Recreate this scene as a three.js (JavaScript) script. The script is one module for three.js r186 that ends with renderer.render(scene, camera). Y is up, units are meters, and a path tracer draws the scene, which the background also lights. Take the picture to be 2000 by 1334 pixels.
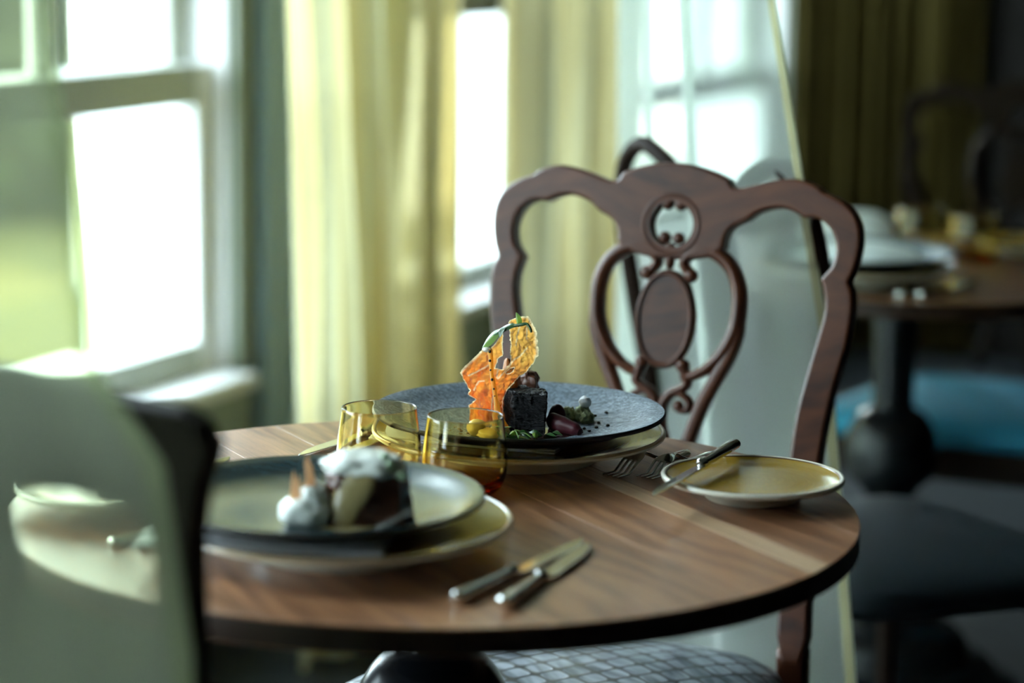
import * as THREE from 'three';
import { mergeGeometries, mergeVertices } from 'three/addons/utils/BufferGeometryUtils.js';
import { RoundedBoxGeometry } from 'three/addons/geometries/RoundedBoxGeometry.js';
import { ImprovedNoise } from 'three/addons/math/ImprovedNoise.js';

// ---------------------------------------------------------------- camera, sky, sun, exposure
const scene = new THREE.Scene();
const camera = new THREE.PerspectiveCamera(16.085, 1.5, 0.05, 300);
camera.position.set(0.973, 1.3034, 2.01);
camera.rotation.set(-0.17471, (24 * Math.PI) / 180, 0.01413, 'YXZ');
camera.focus = 2.45;
camera.userData.fStop = 2.0;
scene.background = new THREE.Color(0.74, 0.9, 1.0);
scene.backgroundIntensity = 2.0;
const sun = new THREE.DirectionalLight(0xfff3dc, 3);
sun.name = 'sun'; sun.position.set(16, 20, 6); sun.target.position.set(-4, 0, -6);
sun.castShadow = true;
Object.assign(sun.shadow.camera, { left: -25, right: 25, top: 25, bottom: -25, near: 1, far: 80 });
sun.shadow.mapSize.set(2048, 2048);
scene.add(sun, sun.target);
const renderer = new THREE.WebGLRenderer({ antialias: true });
renderer.toneMapping = THREE.LinearToneMapping;
renderer.toneMappingExposure = 9;
renderer.shadowMap.enabled = true;

// ---------------------------------------------------------------- helpers
const V = (x, y, z) => new THREE.Vector3(x, y, z);
const V2 = (x, y) => new THREE.Vector2(x, y);
const lerp = (a, b, t) => a + (b - a) * t, clamp = (x, a = 0, b = 1) => Math.min(b, Math.max(a, x));
const smooth = (a, b, x) => { const t = clamp((x - a) / (b - a)); return t * t * (3 - 2 * t); };
function rngOf(seed) { let s = seed | 0; return () => { s = (s + 0x6d2b79f5) | 0; let t = Math.imul(s ^ (s >>> 15), 1 | s); t = (t + Math.imul(t ^ (t >>> 7), 61 | t)) ^ t; return ((t ^ (t >>> 14)) >>> 0) / 4294967296; }; }
const perlin = new ImprovedNoise();
const noise = (x, y, z = 0) => perlin.noise(x + 31.7, y + 11.3, z + 5.9);
const fbm = (x, y, z = 0, o = 4) => { let s = 0, a = 1, f = 1; for (let i = 0; i < o; i++) { s += a * noise(x * f, y * f, z * f + i * 7); a *= 0.5; f *= 2; } return s; };
const used = new Map();
function numbered(n) { const k = used.get(n) || 0; used.set(n, k + 1); return k ? n + '_' + String(k).padStart(3, '0') : n; }
function shade(o) { o.traverse((c) => { if (c.isMesh) { c.castShadow = true; c.receiveShadow = true; } }); return o; }
function tag(o, label, category, group) { o.userData.label = label; o.userData.category = category; if (group) o.userData.group = group; return o; }
function thing(name, label, category, [x, y, z] = [0, 0, 0], turn = 0, group) {
  const o = new THREE.Group(); o.name = numbered(name); scene.add(o); o.position.set(x, y, z); o.rotation.y = turn; return tag(o, label, category, group);
}
function part(name, geo, mat, parent, label) { const m = new THREE.Mesh(geo, mat); m.name = name; m.castShadow = m.receiveShadow = true; if (label) m.userData.label = label; parent.add(m); return m; }
function solo(name, geo, mat, label, category, pos = [0, 0, 0], turn = 0, group) { const m = part(numbered(name), geo, mat, scene); m.position.set(...pos); m.rotation.y = turn; return tag(m, label, category, group); }
function struct(name, geo, mat, parent = scene) { const m = part(name, geo, mat, parent); if (parent === scene) m.userData.kind = 'structure'; return m; }
function dup(o, pos, turn, label, group) { const c = o.clone(); c.name = numbered(o.name.replace(/_\d{3}$/, '')); c.userData = { ...o.userData }; scene.add(c); if (pos) c.position.set(...pos); if (turn !== undefined) c.rotation.y = turn; if (label) c.userData.label = label; if (group) c.userData.group = group; return c; }
function box(x0, x1, y0, y1, z0, z1, r = 0) {
  const w = Math.abs(x1 - x0), h = Math.abs(y1 - y0), d = Math.abs(z1 - z0);
  let g = r ? new RoundedBoxGeometry(w, h, d, 2, Math.min(r, w / 2.01, h / 2.01, d / 2.01)) : new THREE.BoxGeometry(w, h, d);
  if (g.index) g = g.toNonIndexed();
  g.translate((x0 + x1) / 2, (y0 + y1) / 2, (z0 + z1) / 2); return g;
}
const merge = (a) => mergeGeometries(a.map((g) => { const c = g.index ? g.toNonIndexed() : g.clone(); for (const k of Object.keys(c.attributes)) if (!['position', 'normal', 'uv'].includes(k)) c.deleteAttribute(k); return c; }));
function lathe(pts, seg = 96) { return new THREE.LatheGeometry(pts.map(([r, y]) => V2(Math.max(r, 1e-5), y)), seg); }
// smooth a profile by a centripetal spline
function splinePts(pts, n, closed = false) { return new THREE.CatmullRomCurve3(pts.map((p) => V(p[0], p[1], p[2] || 0)), closed, 'centripetal').getPoints(n); }
const smoothProfile = (pts, n = 60) => splinePts(pts, n).map((p) => [p.x, p.y]);
// swept solid: stations {p:Vector3, a:half width across 'side', b:half height, e:superellipse exponent}; side is fixed or per station
function sweep(stations, { side = V(0, 0, 1), n = 16, closed = false, e = 2 } = {}) {
  const pos = [], uv = [], idx = [], m = stations.length; let len = 0;
  for (let i = 0; i < m; i++) {
    const s = stations[i], pr = stations[closed ? (i - 1 + m) % m : Math.max(0, i - 1)].p, nx = stations[closed ? (i + 1) % m : Math.min(m - 1, i + 1)].p;
    const t = nx.clone().sub(pr).normalize(); const sd = (s.side || side).clone(); sd.addScaledVector(t, -sd.dot(t)).normalize(); const up = t.clone().cross(sd).normalize();
    if (i) len += s.p.distanceTo(stations[i - 1].p);
    for (let k = 0; k <= n; k++) { const q = (k / n) * 2 * Math.PI, c = Math.cos(q), d = Math.sin(q), ee = s.e || e; const f = (v) => Math.sign(v) * Math.pow(Math.abs(v), 2 / ee);
      const w = s.p.clone().addScaledVector(up, f(c) * s.a).addScaledVector(sd, f(d) * s.b); pos.push(w.x, w.y, w.z); uv.push(len, (k / n) * 2 * Math.PI * (s.a + s.b) * 0.5); }
  }
  const w = n + 1, rows = closed ? m : m - 1;
  for (let i = 0; i < rows; i++) for (let k = 0; k < n; k++) { const a = i * w + k, b = ((i + 1) % m) * w + k; idx.push(a, b, a + 1, b, b + 1, a + 1); }
  if (!closed) for (const [i, flip] of [[0, 1], [m - 1, 0]]) { const c = pos.length / 3; const p = stations[i].p; pos.push(p.x, p.y, p.z); uv.push(0, 0); for (let k = 0; k < n; k++) flip ? idx.push(c, i * w + k, i * w + k + 1) : idx.push(c, i * w + k + 1, i * w + k); }
  const g = new THREE.BufferGeometry(); g.setAttribute('position', new THREE.Float32BufferAttribute(pos, 3)); g.setAttribute('uv', new THREE.Float32BufferAttribute(uv, 2)); g.setIndex(idx); g.computeVertexNormals();
  // orient outward
  const pa = g.attributes.position, na = g.attributes.normal; let dot = 0; for (let i = 0; i < m * w; i++) { const s = stations[Math.floor(i / w)].p; dot += (pa.getX(i) - s.x) * na.getX(i) + (pa.getY(i) - s.y) * na.getY(i) + (pa.getZ(i) - s.z) * na.getZ(i); }
  if (dot < 0) { for (let i = 0; i < idx.length; i += 3) { const q = idx[i + 1]; idx[i + 1] = idx[i + 2]; idx[i + 2] = q; } g.setIndex(idx); g.computeVertexNormals(); }
  return g;
}
// sweep through smoothed control points [x,y,z,a,b]
function tube(ctrl, n = 40, opt = {}) {
  const c = new THREE.CatmullRomCurve3(ctrl.map((p) => V(p[0], p[1], p[2])), !!opt.closed, 'centripetal'), m = ctrl.length - (opt.closed ? 0 : 1), st = [];
  for (let i = 0; i <= n - (opt.closed ? 1 : 0); i++) { const t = i / n, f = t * m, k = Math.min(Math.floor(f), m - 1), u = f - k, A = ctrl[k], B = ctrl[(k + 1) % ctrl.length]; const w = u * u * (3 - 2 * u); st.push({ p: c.getPoint(t), a: lerp(A[3], B[3], w), b: lerp(A[4] ?? A[3], B[4] ?? B[3], w) }); }
  return sweep(st, opt);
}
function gridSheet(nu, nv, f, uvf) {
  const pos = [], uv = [], idx = [];
  for (let j = 0; j <= nv; j++) for (let i = 0; i <= nu; i++) { const p = f(i / nu, j / nv); pos.push(p.x, p.y, p.z); const q = uvf ? uvf(i / nu, j / nv) : [i / nu, j / nv]; uv.push(...q); }
  for (let j = 0; j < nv; j++) for (let i = 0; i < nu; i++) { const a = j * (nu + 1) + i, b = a + nu + 1; idx.push(a, a + 1, b, b, a + 1, b + 1); }
  const g = new THREE.BufferGeometry(); g.setAttribute('position', new THREE.Float32BufferAttribute(pos, 3)); g.setAttribute('uv', new THREE.Float32BufferAttribute(uv, 2)); g.setIndex(idx); g.computeVertexNormals(); return g;
}
// lumpy solid: an icosphere scaled and pushed by noise
function lump(rx, ry, rz, amp = 0.15, freq = 2, seed = 0, detail = 5, flat = -1) {
  const g = mergeVertices(new THREE.IcosahedronGeometry(1, detail).deleteAttribute('normal').deleteAttribute('uv')), p = g.attributes.position, uv = [];
  for (let i = 0; i < p.count; i++) { const v = V(p.getX(i), p.getY(i), p.getZ(i)); const k = 1 + amp * fbm(v.x * freq + seed * 9.1, v.y * freq + seed * 3.3, v.z * freq, 4); uv.push(Math.atan2(v.z, v.x) / 6.28, v.y); p.setXYZ(i, v.x * rx * k, Math.max(v.y * k, flat) * ry, v.z * rz * k); }
  g.setAttribute('uv', new THREE.Float32BufferAttribute(uv, 2)); g.computeVertexNormals(); return g;
}
function tint(g, f) { const p = g.attributes.position, c = []; for (let i = 0; i < p.count; i++) c.push(...f(p.getX(i), p.getY(i), p.getZ(i))); g.setAttribute('color', new THREE.Float32BufferAttribute(c, 3)); return g; }
function tex(w, h, f, srgb = true, rx = 1, ry = 1) {
  const d = new Uint8Array(w * h * 4); const enc = (x) => (srgb ? (x <= 0.0031308 ? 12.92 * x : 1.055 * Math.pow(x, 1 / 2.4) - 0.055) : x);
  for (let y = 0; y < h; y++) for (let x = 0; x < w; x++) { const c = f(x / w, y / h), o = (y * w + x) * 4; d[o] = clamp(enc(clamp(c[0]))) * 255; d[o + 1] = clamp(enc(clamp(c[1]))) * 255; d[o + 2] = clamp(enc(clamp(c[2]))) * 255; d[o + 3] = 255; }
  const t = new THREE.DataTexture(d, w, h, THREE.RGBAFormat); t.magFilter = THREE.LinearFilter; t.minFilter = THREE.LinearFilter; t.wrapS = t.wrapT = THREE.RepeatWrapping; if (srgb) t.colorSpace = THREE.SRGBColorSpace; t.repeat.set(rx, ry); t.needsUpdate = true; return t;
}
const mix3 = (a, b, t) => [lerp(a[0], b[0], t), lerp(a[1], b[1], t), lerp(a[2], b[2], t)];
const std = (o) => new THREE.MeshStandardMaterial(o), phys = (o) => new THREE.MeshPhysicalMaterial(o);
const C = (r, g, b) => new THREE.Color(r, g, b);
// periodic fbm for tiling textures
const tfbm = (u, v, fu, fv, o = 4, z = 0) => { const a = u * 2 * Math.PI, k = fu / (2 * Math.PI), b = v * 2 * Math.PI, l = fv / (2 * Math.PI); return fbm(Math.cos(a) * k + 3 * Math.cos(b) * l, Math.sin(a) * k + 3.3 * Math.sin(b) * l, z + 1.7 * Math.cos(b + 1) * l, o); };

// ---------------------------------------------------------------- materials
const woodFig = (u, v) => { // walnut figure, u along the grain
  const w = 0.5 * fbm(u * 3, v * 5, 0.3, 3); const ring = Math.sin((v * 9 + w * 2.2) * 6.28); const fine = fbm(u * 14, v * 130, 2.2, 3), pores = Math.max(0, fbm(u * 60, v * 300, 4.4, 2) - 0.35);
  return { t: clamp(0.5 + 0.22 * ring + 0.3 * fine + 0.5 * w), pores };
};
const walnutMap = tex(1024, 512, (u, v) => { const f = woodFig(u, v); const c = mix3([0.16, 0.06, 0.025], [0.5, 0.25, 0.12], f.t); return c.map((x) => x * (1 - 0.6 * f.pores)); });
walnutMap.repeat.set(1 / 0.9, 1 / 0.32);
const walnut = [[1, 1, 1], [0.86, 0.82, 0.8], [1.16, 1.14, 1.12]].map((c) => phys({ map: walnutMap, color: C(...c), roughness: 0.36, clearcoat: 0.4, clearcoatRoughness: 0.28, bumpMap: walnutMap, bumpScale: 0.0002 }));
const sapMap = tex(512, 128, (u, v) => { const n = fbm(u * 3, v * 30, 7, 4); return mix3([0.68, 0.46, 0.27], [0.5, 0.3, 0.16], clamp(0.5 + n)); }); sapMap.repeat.set(1 / 0.9, 1 / 0.08);
const sapwood = phys({ map: sapMap, roughness: 0.36, clearcoat: 0.4, clearcoatRoughness: 0.28 });
const mahogMap = tex(512, 512, (u, v) => { const n = tfbm(u, v, 6, 14, 4), m = tfbm(u, v, 3, 3, 3, 4); return mix3([0.036, 0.009, 0.0035], [0.13, 0.037, 0.012], clamp(0.45 + 0.4 * n + 0.5 * m)); }); mahogMap.repeat.set(4, 1.6);
const mahogany = phys({ map: mahogMap, roughness: 0.4, clearcoat: 0.15, clearcoatRoughness: 0.2 });
const darkWood = phys({ color: C(0.012, 0.007, 0.005), roughness: 0.55, specularIntensity: 0.5 });
const iron = phys({ color: C(0.006, 0.007, 0.009), roughness: 0.22, specularIntensity: 0.8 });
const stoneN = (u, v) => { const a = tfbm(u, v, 60, 60, 3), b = tfbm(u, v, 160, 160, 2, 3), c = tfbm(u, v, 12, 12, 3, 8); return clamp(0.5 + 0.75 * a + 0.45 * b + 0.25 * c); };
const stoneMap = tex(512, 512, (u, v) => { const t = stoneN(u, v); return mix3([0.028, 0.04, 0.052], [0.36, 0.46, 0.56], t * t); }); stoneMap.repeat.set(7, 7);
const stoneRough = tex(512, 512, (u, v) => { const t = stoneN(u, v); return [0, 0.62 - 0.3 * t, 0]; }, false); stoneRough.repeat.set(7, 7);
const stoneware = phys({ map: stoneMap, roughnessMap: stoneRough, roughness: 1, bumpMap: stoneMap, bumpScale: 0.0004, specularIntensity: 1 });
const stoneUnder = std({ color: C(0.012, 0.012, 0.014), roughness: 0.55 });
const tealMap = tex(256, 256, (u, v) => mix3([0.012, 0.03, 0.034], [0.04, 0.075, 0.08], clamp(0.5 + tfbm(u, v, 30, 30, 4)))); tealMap.repeat.set(5, 5);
const tealGlaze = phys({ map: tealMap, roughness: 0.24, clearcoat: 0.6, clearcoatRoughness: 0.16, bumpMap: tealMap, bumpScale: 0.0002 });
const ochreMap = tex(256, 256, (u, v) => mix3([0.31, 0.185, 0.018], [0.36, 0.22, 0.028], clamp(0.5 + tfbm(u, v, 10, 10, 4)))); ochreMap.repeat.set(2, 2);
const ochreGlaze = phys({ map: ochreMap, roughness: 0.13 });
const rimBrown = phys({ color: C(0.13, 0.06, 0.025), roughness: 0.3, clearcoat: 0.5 });
const tanRim = phys({ color: C(0.42, 0.29, 0.15), roughness: 0.3, clearcoat: 0.5 });
const cream = phys({ color: C(0.74, 0.7, 0.58), roughness: 0.3, clearcoat: 0.5, clearcoatRoughness: 0.15 });
const steel = std({ color: C(0.72, 0.72, 0.7), metalness: 1, roughness: 0.14 });
const amber = phys({ color: C(1, 1, 1), transmission: 1, thickness: 0.002, roughness: 0.02, ior: 1.5, attenuationColor: C(0.86, 0.58, 0.07), attenuationDistance: 0.0075 });
const linen = std({ color: C(0.86, 0.89, 0.92), roughness: 0.95, side: THREE.DoubleSide });
const seatMap = tex(512, 512, (u, v) => { // printed scale pattern
  const s = 8, a = (u + 0.0) * s, b = v * s, i = Math.floor(a), j = Math.floor(b); const x = a - i - 0.5, y = b - j - 0.5; const d = Math.pow(Math.pow(Math.abs(x) * 2, 4) + Math.pow(Math.abs(y) * 2, 4), 0.25);
  const n = tfbm(u, v, 5, 5, 3), h = fbm(i * 1.7 % 8, j * 2.3 % 8, 2, 1) * 0.5; const tone = clamp(0.55 + 0.8 * n + 0.4 * h); const base = mix3([0.05, 0.075, 0.1], [0.38, 0.43, 0.5], tone); return mix3([0.01, 0.012, 0.015], base, 1 - smooth(0.78, 0.95, d)); });
seatMap.repeat.set(1 / 0.24, 1 / 0.24); seatMap.rotation = 0.55;
const seatFabric = phys({ map: seatMap, bumpMap: seatMap, bumpScale: 0.0025, roughness: 0.42, clearcoat: 0.2, clearcoatRoughness: 0.35 });
const tealFabric = std({ color: C(0.03, 0.31, 0.5), roughness: 0.7 });
const greyFabric = phys({ color: C(0.02, 0.027, 0.038), roughness: 0.5, specularIntensity: 0.6 });
const sheerMat = (c, t, r) => phys({ color: C(...c), transmission: t, thickness: 0, roughness: r, side: THREE.DoubleSide, specularIntensity: 0.3 });
const streak = tex(512, 64, (u, v) => { const n = tfbm(u, v, 26, 2, 3); return mix3([0.9, 0.86, 0.56], [0.86, 0.66, 0.24], clamp(0.5 + 1.1 * n)); });
const voile = sheerMat([0.88, 0.97, 0.88], 0.88, 0.8), hemVoile = sheerMat([0.9, 0.84, 0.5], 0.78, 0.66);
const nearVoile = sheerMat([0.66, 0.72, 0.5], 0.92, 0.5);
const drapeSheer = sheerMat([0.72, 0.74, 0.74], 0.74, 0.92); drapeSheer.map = streak;
const drapeDense = sheerMat([0.52, 0.53, 0.52], 0.6, 0.92); drapeDense.map = streak;
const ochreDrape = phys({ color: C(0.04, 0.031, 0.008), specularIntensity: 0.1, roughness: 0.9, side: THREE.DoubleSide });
const whitePaint = std({ color: C(0.86, 0.87, 0.86), roughness: 0.4 });
const sagePaint = phys({ color: C(0.28, 0.33, 0.26), roughness: 0.35, clearcoat: 0.2, clearcoatRoughness: 0.3 });
const sashPaint = std({ color: C(0.5, 0.53, 0.47), roughness: 0.4 });
const bluePaint = phys({ color: C(0.4, 0.58, 0.74), roughness: 0.3, clearcoat: 0.4, clearcoatRoughness: 0.2 });
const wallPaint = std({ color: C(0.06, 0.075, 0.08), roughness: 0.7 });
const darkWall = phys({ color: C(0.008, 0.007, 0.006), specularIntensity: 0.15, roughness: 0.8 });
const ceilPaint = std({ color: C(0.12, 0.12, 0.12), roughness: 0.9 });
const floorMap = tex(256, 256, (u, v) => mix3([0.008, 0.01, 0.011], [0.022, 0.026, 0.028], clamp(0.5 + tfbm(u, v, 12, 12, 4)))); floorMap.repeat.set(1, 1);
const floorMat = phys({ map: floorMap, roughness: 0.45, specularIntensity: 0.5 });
const paneGlass = phys({ color: C(0.98, 1, 0.99), transmission: 1, thickness: 0, roughness: 0, ior: 1.5 });
const grassMap = tex(256, 256, (u, v) => mix3([0.03, 0.03, 0.004], [0.11, 0.1, 0.016], clamp(0.5 + tfbm(u, v, 20, 20, 4)))); grassMap.repeat.set(1, 1);
const grassMat = std({ map: grassMap, roughness: 0.95 });
const render_ = std({ color: C(0.82, 0.83, 0.82), roughness: 0.9 });
const leafMat = phys({ color: C(0.03, 0.04, 0.011), roughness: 0.6, transmission: 0.3, thickness: 0, side: THREE.DoubleSide });

// ---------------------------------------------------------------- the room
const WX = -1.306, OUT = -1.63, ZB = 5.2, ZF = -5.16, XR = 4.2, CH = 2.9, SILL = 0.463, HEAD = 2.45;
const openings = [[2.58, 1.475], [0.93, -0.175], [-0.72, -1.825], [-2.37, -3.475], [-3.74, -5.11]];
{
  const f = box(OUT, XR + 0.3, -0.2, 0, ZF - 0.3, ZB + 0.3); const p = f.attributes.position, uv = f.attributes.uv; for (let i = 0; i < p.count; i++) uv.setXY(i, p.getX(i), p.getZ(i));
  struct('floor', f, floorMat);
  struct('ceiling', box(OUT, XR + 0.3, CH, CH + 0.25, ZF - 0.3, ZB + 0.3), ceilPaint);
  const w = [box(OUT, WX, 0, SILL - 0.03, ZF, ZB), box(OUT, WX, HEAD, CH, ZF, ZB)]; let z = ZB;
  for (const [a, b] of openings) { w.push(box(OUT, WX, SILL - 0.03, HEAD, a, z)); z = b; } w.push(box(OUT, WX, SILL - 0.03, HEAD, ZF, z));
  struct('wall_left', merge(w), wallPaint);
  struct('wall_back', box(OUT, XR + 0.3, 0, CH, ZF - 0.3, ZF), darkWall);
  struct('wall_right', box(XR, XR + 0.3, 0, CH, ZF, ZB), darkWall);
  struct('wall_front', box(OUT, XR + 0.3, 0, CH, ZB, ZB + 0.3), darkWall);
}
openings.forEach(([z1, z0], i) => {
  const g = new THREE.Group(); g.name = 'window_' + (i + 1); g.userData.kind = 'structure'; scene.add(g);
  const sx = -1.36, st = 0.06, P = (n, geo, m) => part(n, geo, m, g);
  // casing round the opening on the room side, jamb linings, sill with apron box below
  for (const z of [[z0 - 0.05, z0], [z1, z1 + 0.05]]) P('casing', box(WX - 0.005, WX + 0.018, SILL, HEAD + 0.05, z[0], z[1], 0.004), sagePaint);
  P('casing', box(WX - 0.005, WX + 0.018, HEAD, HEAD + 0.06, z0, z1, 0.004), sagePaint);
  for (const z of [z0 + 0.002, z1 - 0.012]) P('jamb', box(OUT + 0.01, WX - 0.002, SILL, HEAD, z, z + 0.01), whitePaint);
  P('lining', box(OUT + 0.01, WX - 0.002, HEAD - 0.01, HEAD, z0, z1), whitePaint);
  P('sill', box(OUT - 0.03, WX + 0.066, SILL - 0.03, SILL, z0 + 0.01, z1 - 0.01, 0.008), whitePaint);
  P('apron', box(WX, WX + 0.05, 0, SILL - 0.03, z0 + 0.015, z1 - 0.015, 0.004), sagePaint);
  P('apron_panel', box(WX + 0.048, WX + 0.056, 0.1, SILL - 0.1, z0 + 0.12, z1 - 0.12, 0.004), sagePaint);
  // lower sash (inner track) and upper sash (outer track)
  const frame = (x, y0, y1, bars, rails) => {
    for (const z of [[z0, z0 + st], [z1 - st, z1]]) P('sash_stile', box(x - 0.022, x + 0.022, y0, y1, z[0], z[1], 0.004), y0 === SILL ? whitePaint : sashPaint);
    for (const y of rails) P('sash_rail', box(x - 0.022, x + 0.022, y[0], y[1], z0 + st, z1 - st, 0.004), sashPaint);
    const yy0 = rails[0][1], yy1 = rails[1][0], zs = [z0 + st, ...bars, z1 - st];
    for (const b of bars) { P('muntin', box(x - 0.018, x + 0.018, yy0, yy1, b - 0.017, b + 0.017, 0.006), whitePaint); P('muntin_bead', box(x - 0.008, x + 0.008, yy0, yy1, b - 0.028, b + 0.028, 0.003), whitePaint); }
    for (let k = 0; k + 1 < zs.length; k++) P('pane', box(x - 0.002, x + 0.002, yy0, yy1, zs[k], zs[k + 1]), paneGlass);
  };
  const mr = [0, 0, 0.958, 1.075, 0.79][i] || 0.958; // underside of the meeting rail
  frame(sx, SILL, mr + 0.072, [], [[SILL, SILL + 0.055], [mr, mr + 0.072]]);
  frame(sx - 0.055, mr + 0.027, HEAD - 0.01, [z0 + 0.06 + 0.375], [[mr + 0.027, mr + 0.072], [HEAD - 0.07, HEAD - 0.01]]);
});

// ---------------------------------------------------------------- garden beyond the windows
{
  const g = new THREE.PlaneGeometry(90, 90, 40, 40); g.rotateX(-Math.PI / 2); const p = g.attributes.position, uv = g.attributes.uv;
  for (let i = 0; i < p.count; i++) { uv.setXY(i, p.getX(i), p.getZ(i)); p.setY(i, 0.06 * fbm(p.getX(i) * 0.2, p.getZ(i) * 0.2)); } g.computeVertexNormals();
  const lawn = struct('lawn', g, grassMat); lawn.position.set(OUT - 45.02, -0.36, -14);
  tag(solo('garden_wall', box(-5.1, -5, -0.5, 3.4, -30, -6.9, 0.02), render_, 'white rendered wall standing in the garden outside the windows', 'wall'), 'white rendered wall standing in the garden outside the windows', 'wall').userData.kind = 'structure';
  const lf = new THREE.BufferGeometry(); lf.setAttribute('position', new THREE.Float32BufferAttribute([0, 0, 0, 0.05, 0.015, 0.07, 0, 0, 0.16, -0.05, 0.015, 0.07], 3)); lf.setAttribute('uv', new THREE.Float32BufferAttribute([0, 0, 1, 0.5, 0, 1, 0, 0.5], 2)); lf.setIndex([0, 1, 2, 0, 2, 3]); lf.computeVertexNormals();
  const hedge = (x, z, rx, ry, rz, seed, label) => {
    const t = thing('garden_shrub', label, 'shrub', [x, -0.4, z]); const rnd = rngOf(seed);
    part('branches', lump(rx * 0.82, ry * 0.85, rz * 0.82, 0.25, 1.6, seed, 3, -0.3).translate(0, ry * 0.25, 0), leafMat, t);
    const N = 2600, m = new THREE.InstancedMesh(lf, leafMat, N), o = new THREE.Object3D(), c = new THREE.Color();
    for (let i = 0; i < N; i++) { const a = rnd() * 6.283, u = rnd() * 1.3 - 0.3, r = Math.sqrt(Math.max(0, 1 - u * u)) * (0.9 + 0.2 * rnd()), k = 1 + 0.25 * fbm(Math.cos(a) * 2 + seed, u * 2, Math.sin(a) * 2, 3); o.position.set(Math.cos(a) * r * rx * k, ry * 0.25 + u * ry * k, Math.sin(a) * r * rz * k); o.rotation.set(rnd() * 6.28, rnd() * 6.28, rnd() * 6.28); o.scale.setScalar(0.7 + rnd() * 0.8); o.updateMatrix(); m.setMatrixAt(i, o.matrix); c.setRGB(0.8 + rnd() * 0.5, 0.8 + rnd() * 0.45, 0.6 + rnd() * 0.5); m.setColorAt(i, c); }
    m.name = 'foliage'; m.userData.kind = 'stuff'; m.castShadow = m.receiveShadow = true; t.add(m);
  };
  hedge(-7.6, -9.4, 1.5, 2.3, 1.4, 3, 'green garden shrub beyond the lawn, seen through the left window');
}

// ---------------------------------------------------------------- shutters, curtains
function shutter(z1, z0, label) {
  const t = thing('window_shutter', label, 'shutter', [WX, 0, (z0 + z1) / 2]), w = Math.abs(z1 - z0) / 2, x0 = 0.002, x1 = 0.034;
  for (const s of [-1, 1]) part('stile', box(x0, x1, 0.02, 2.5, s * w, s * (w - 0.1), 0.004), bluePaint, t);
  const ys = [[0.02, 0.16], [0.678, 0.816], [1.5, 1.62], [2.38, 2.5]];
  for (const y of ys) part('rail', box(x0, x1, y[0], y[1], -(w - 0.1), w - 0.1, 0.003), bluePaint, t);
  for (let k = 0; k < 3; k++) { const a = ys[k][1], b = ys[k + 1][0], u = w - 0.1; part('panel', merge([box(x0, x0 + 0.008, a, b, -u, u), box(x0 + 0.006, x0 + 0.018, a + 0.04, b - 0.04, -u + 0.035, u - 0.035, 0.006)]), bluePaint, t); }
}
shutter(-1.895, -2.3, 'blue panelled window shutter folded against the wall between left window and yellow curtain');

// hanging cloth: base(u, y) -> [x, z] at height y, folds pushed along the local normal
function curtain(name, label, { base, folds = 6, amp = 0.03, mat, hem = 0, hemMat, top = CH - 0.002, bottom = 0.004, nu = 160, nv = 46, seed = 1, group }) {
  const t = thing(name, label, 'curtain', [0, 0, 0], 0, group);
  const pos = (u, v, off = 0) => {
    const y = lerp(bottom, top, v), a = base(Math.max(0, u - 0.004), y), b = base(Math.min(1, u + 0.004), y), c = base(u, y); let nx = -(b[1] - a[1]), nz = b[0] - a[0]; const l = Math.hypot(nx, nz) || 1; nx /= l; nz /= l;
    const A = (typeof amp === 'function' ? amp(u, y) : amp) * (0.25 + 0.75 * smooth(0, 0.07, u) * smooth(1, 0.93, u)), ph = u * folds * 2 * Math.PI; const w = A * (Math.sin(ph + 0.7 * fbm(u * 4, y * 0.5, seed, 2) * 3) + 0.45 * Math.sin(ph * 1.73 + seed + 0.4 * y) + 0.3 * fbm(u * 9, y * 0.9, seed + 3, 2)) + off;
    return V(c[0] + nx * w, y, c[1] + nz * w);
  };
  part('cloth', gridSheet(nu, nv, (u, v) => pos(u, v), (u, v) => [u, v * 0.3]), mat, t);
  if (hem) part('hem', gridSheet(8, nv, (u, v) => pos(1 - hem * (1 - u), v, 0.003), (u, v) => [u, v]), hemMat, t);
  return t;
}
curtain('sheer_curtain', 'gathered pale yellow curtain hanging left of centre beside the blue shutter', { base: (u, y) => { const e = 1 - smooth(0.2, 2.9, y); return [lerp(-1.0, -0.93, u), lerp(-1.375 - 0.15 * e, -1.99 - 0.03 * e, u)]; }, folds: 5.5, amp: (u, y) => 0.028 + 0.008 * u, mat: drapeSheer, seed: 2 });
curtain('sheer_curtain', 'gathered khaki yellow curtain hanging between the bright gap and the carved chair', { base: (u, y) => [lerp(-0.97, -0.92, u), lerp(-2.3, -2.82, u)], folds: 6.5, amp: 0.034, mat: drapeDense, seed: 5 });
curtain('sheer_curtain', 'thin pale yellow curtain pulled out over the chair behind the carved chair', {
  base: (u, y) => { const ex = y > 1 ? lerp(0.126, 0.086, (y - 1) / 0.2) : y > 0.82 ? lerp(0.164, 0.126, (y - 0.82) / 0.18) : lerp(0.26, 0.164, y / 0.82); const exx = y > 1.2 ? 0.086 - (y - 1.2) * 0.16 : ex; const c = new THREE.CubicBezierCurve(V2(-0.92, -2.84), V2(-0.42, -1.6), V2(-0.2, -0.86), V2(exx, -0.735)); const p = c.getPoint(u); return [p.x, p.y]; },
  folds: 5, amp: (u, y) => 0.012 * (1 - smooth(0.8, 0.97, u)) + 0.006, mat: voile, hem: 0.012, hemMat: hemVoile, seed: 8, nu: 200 });
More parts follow.
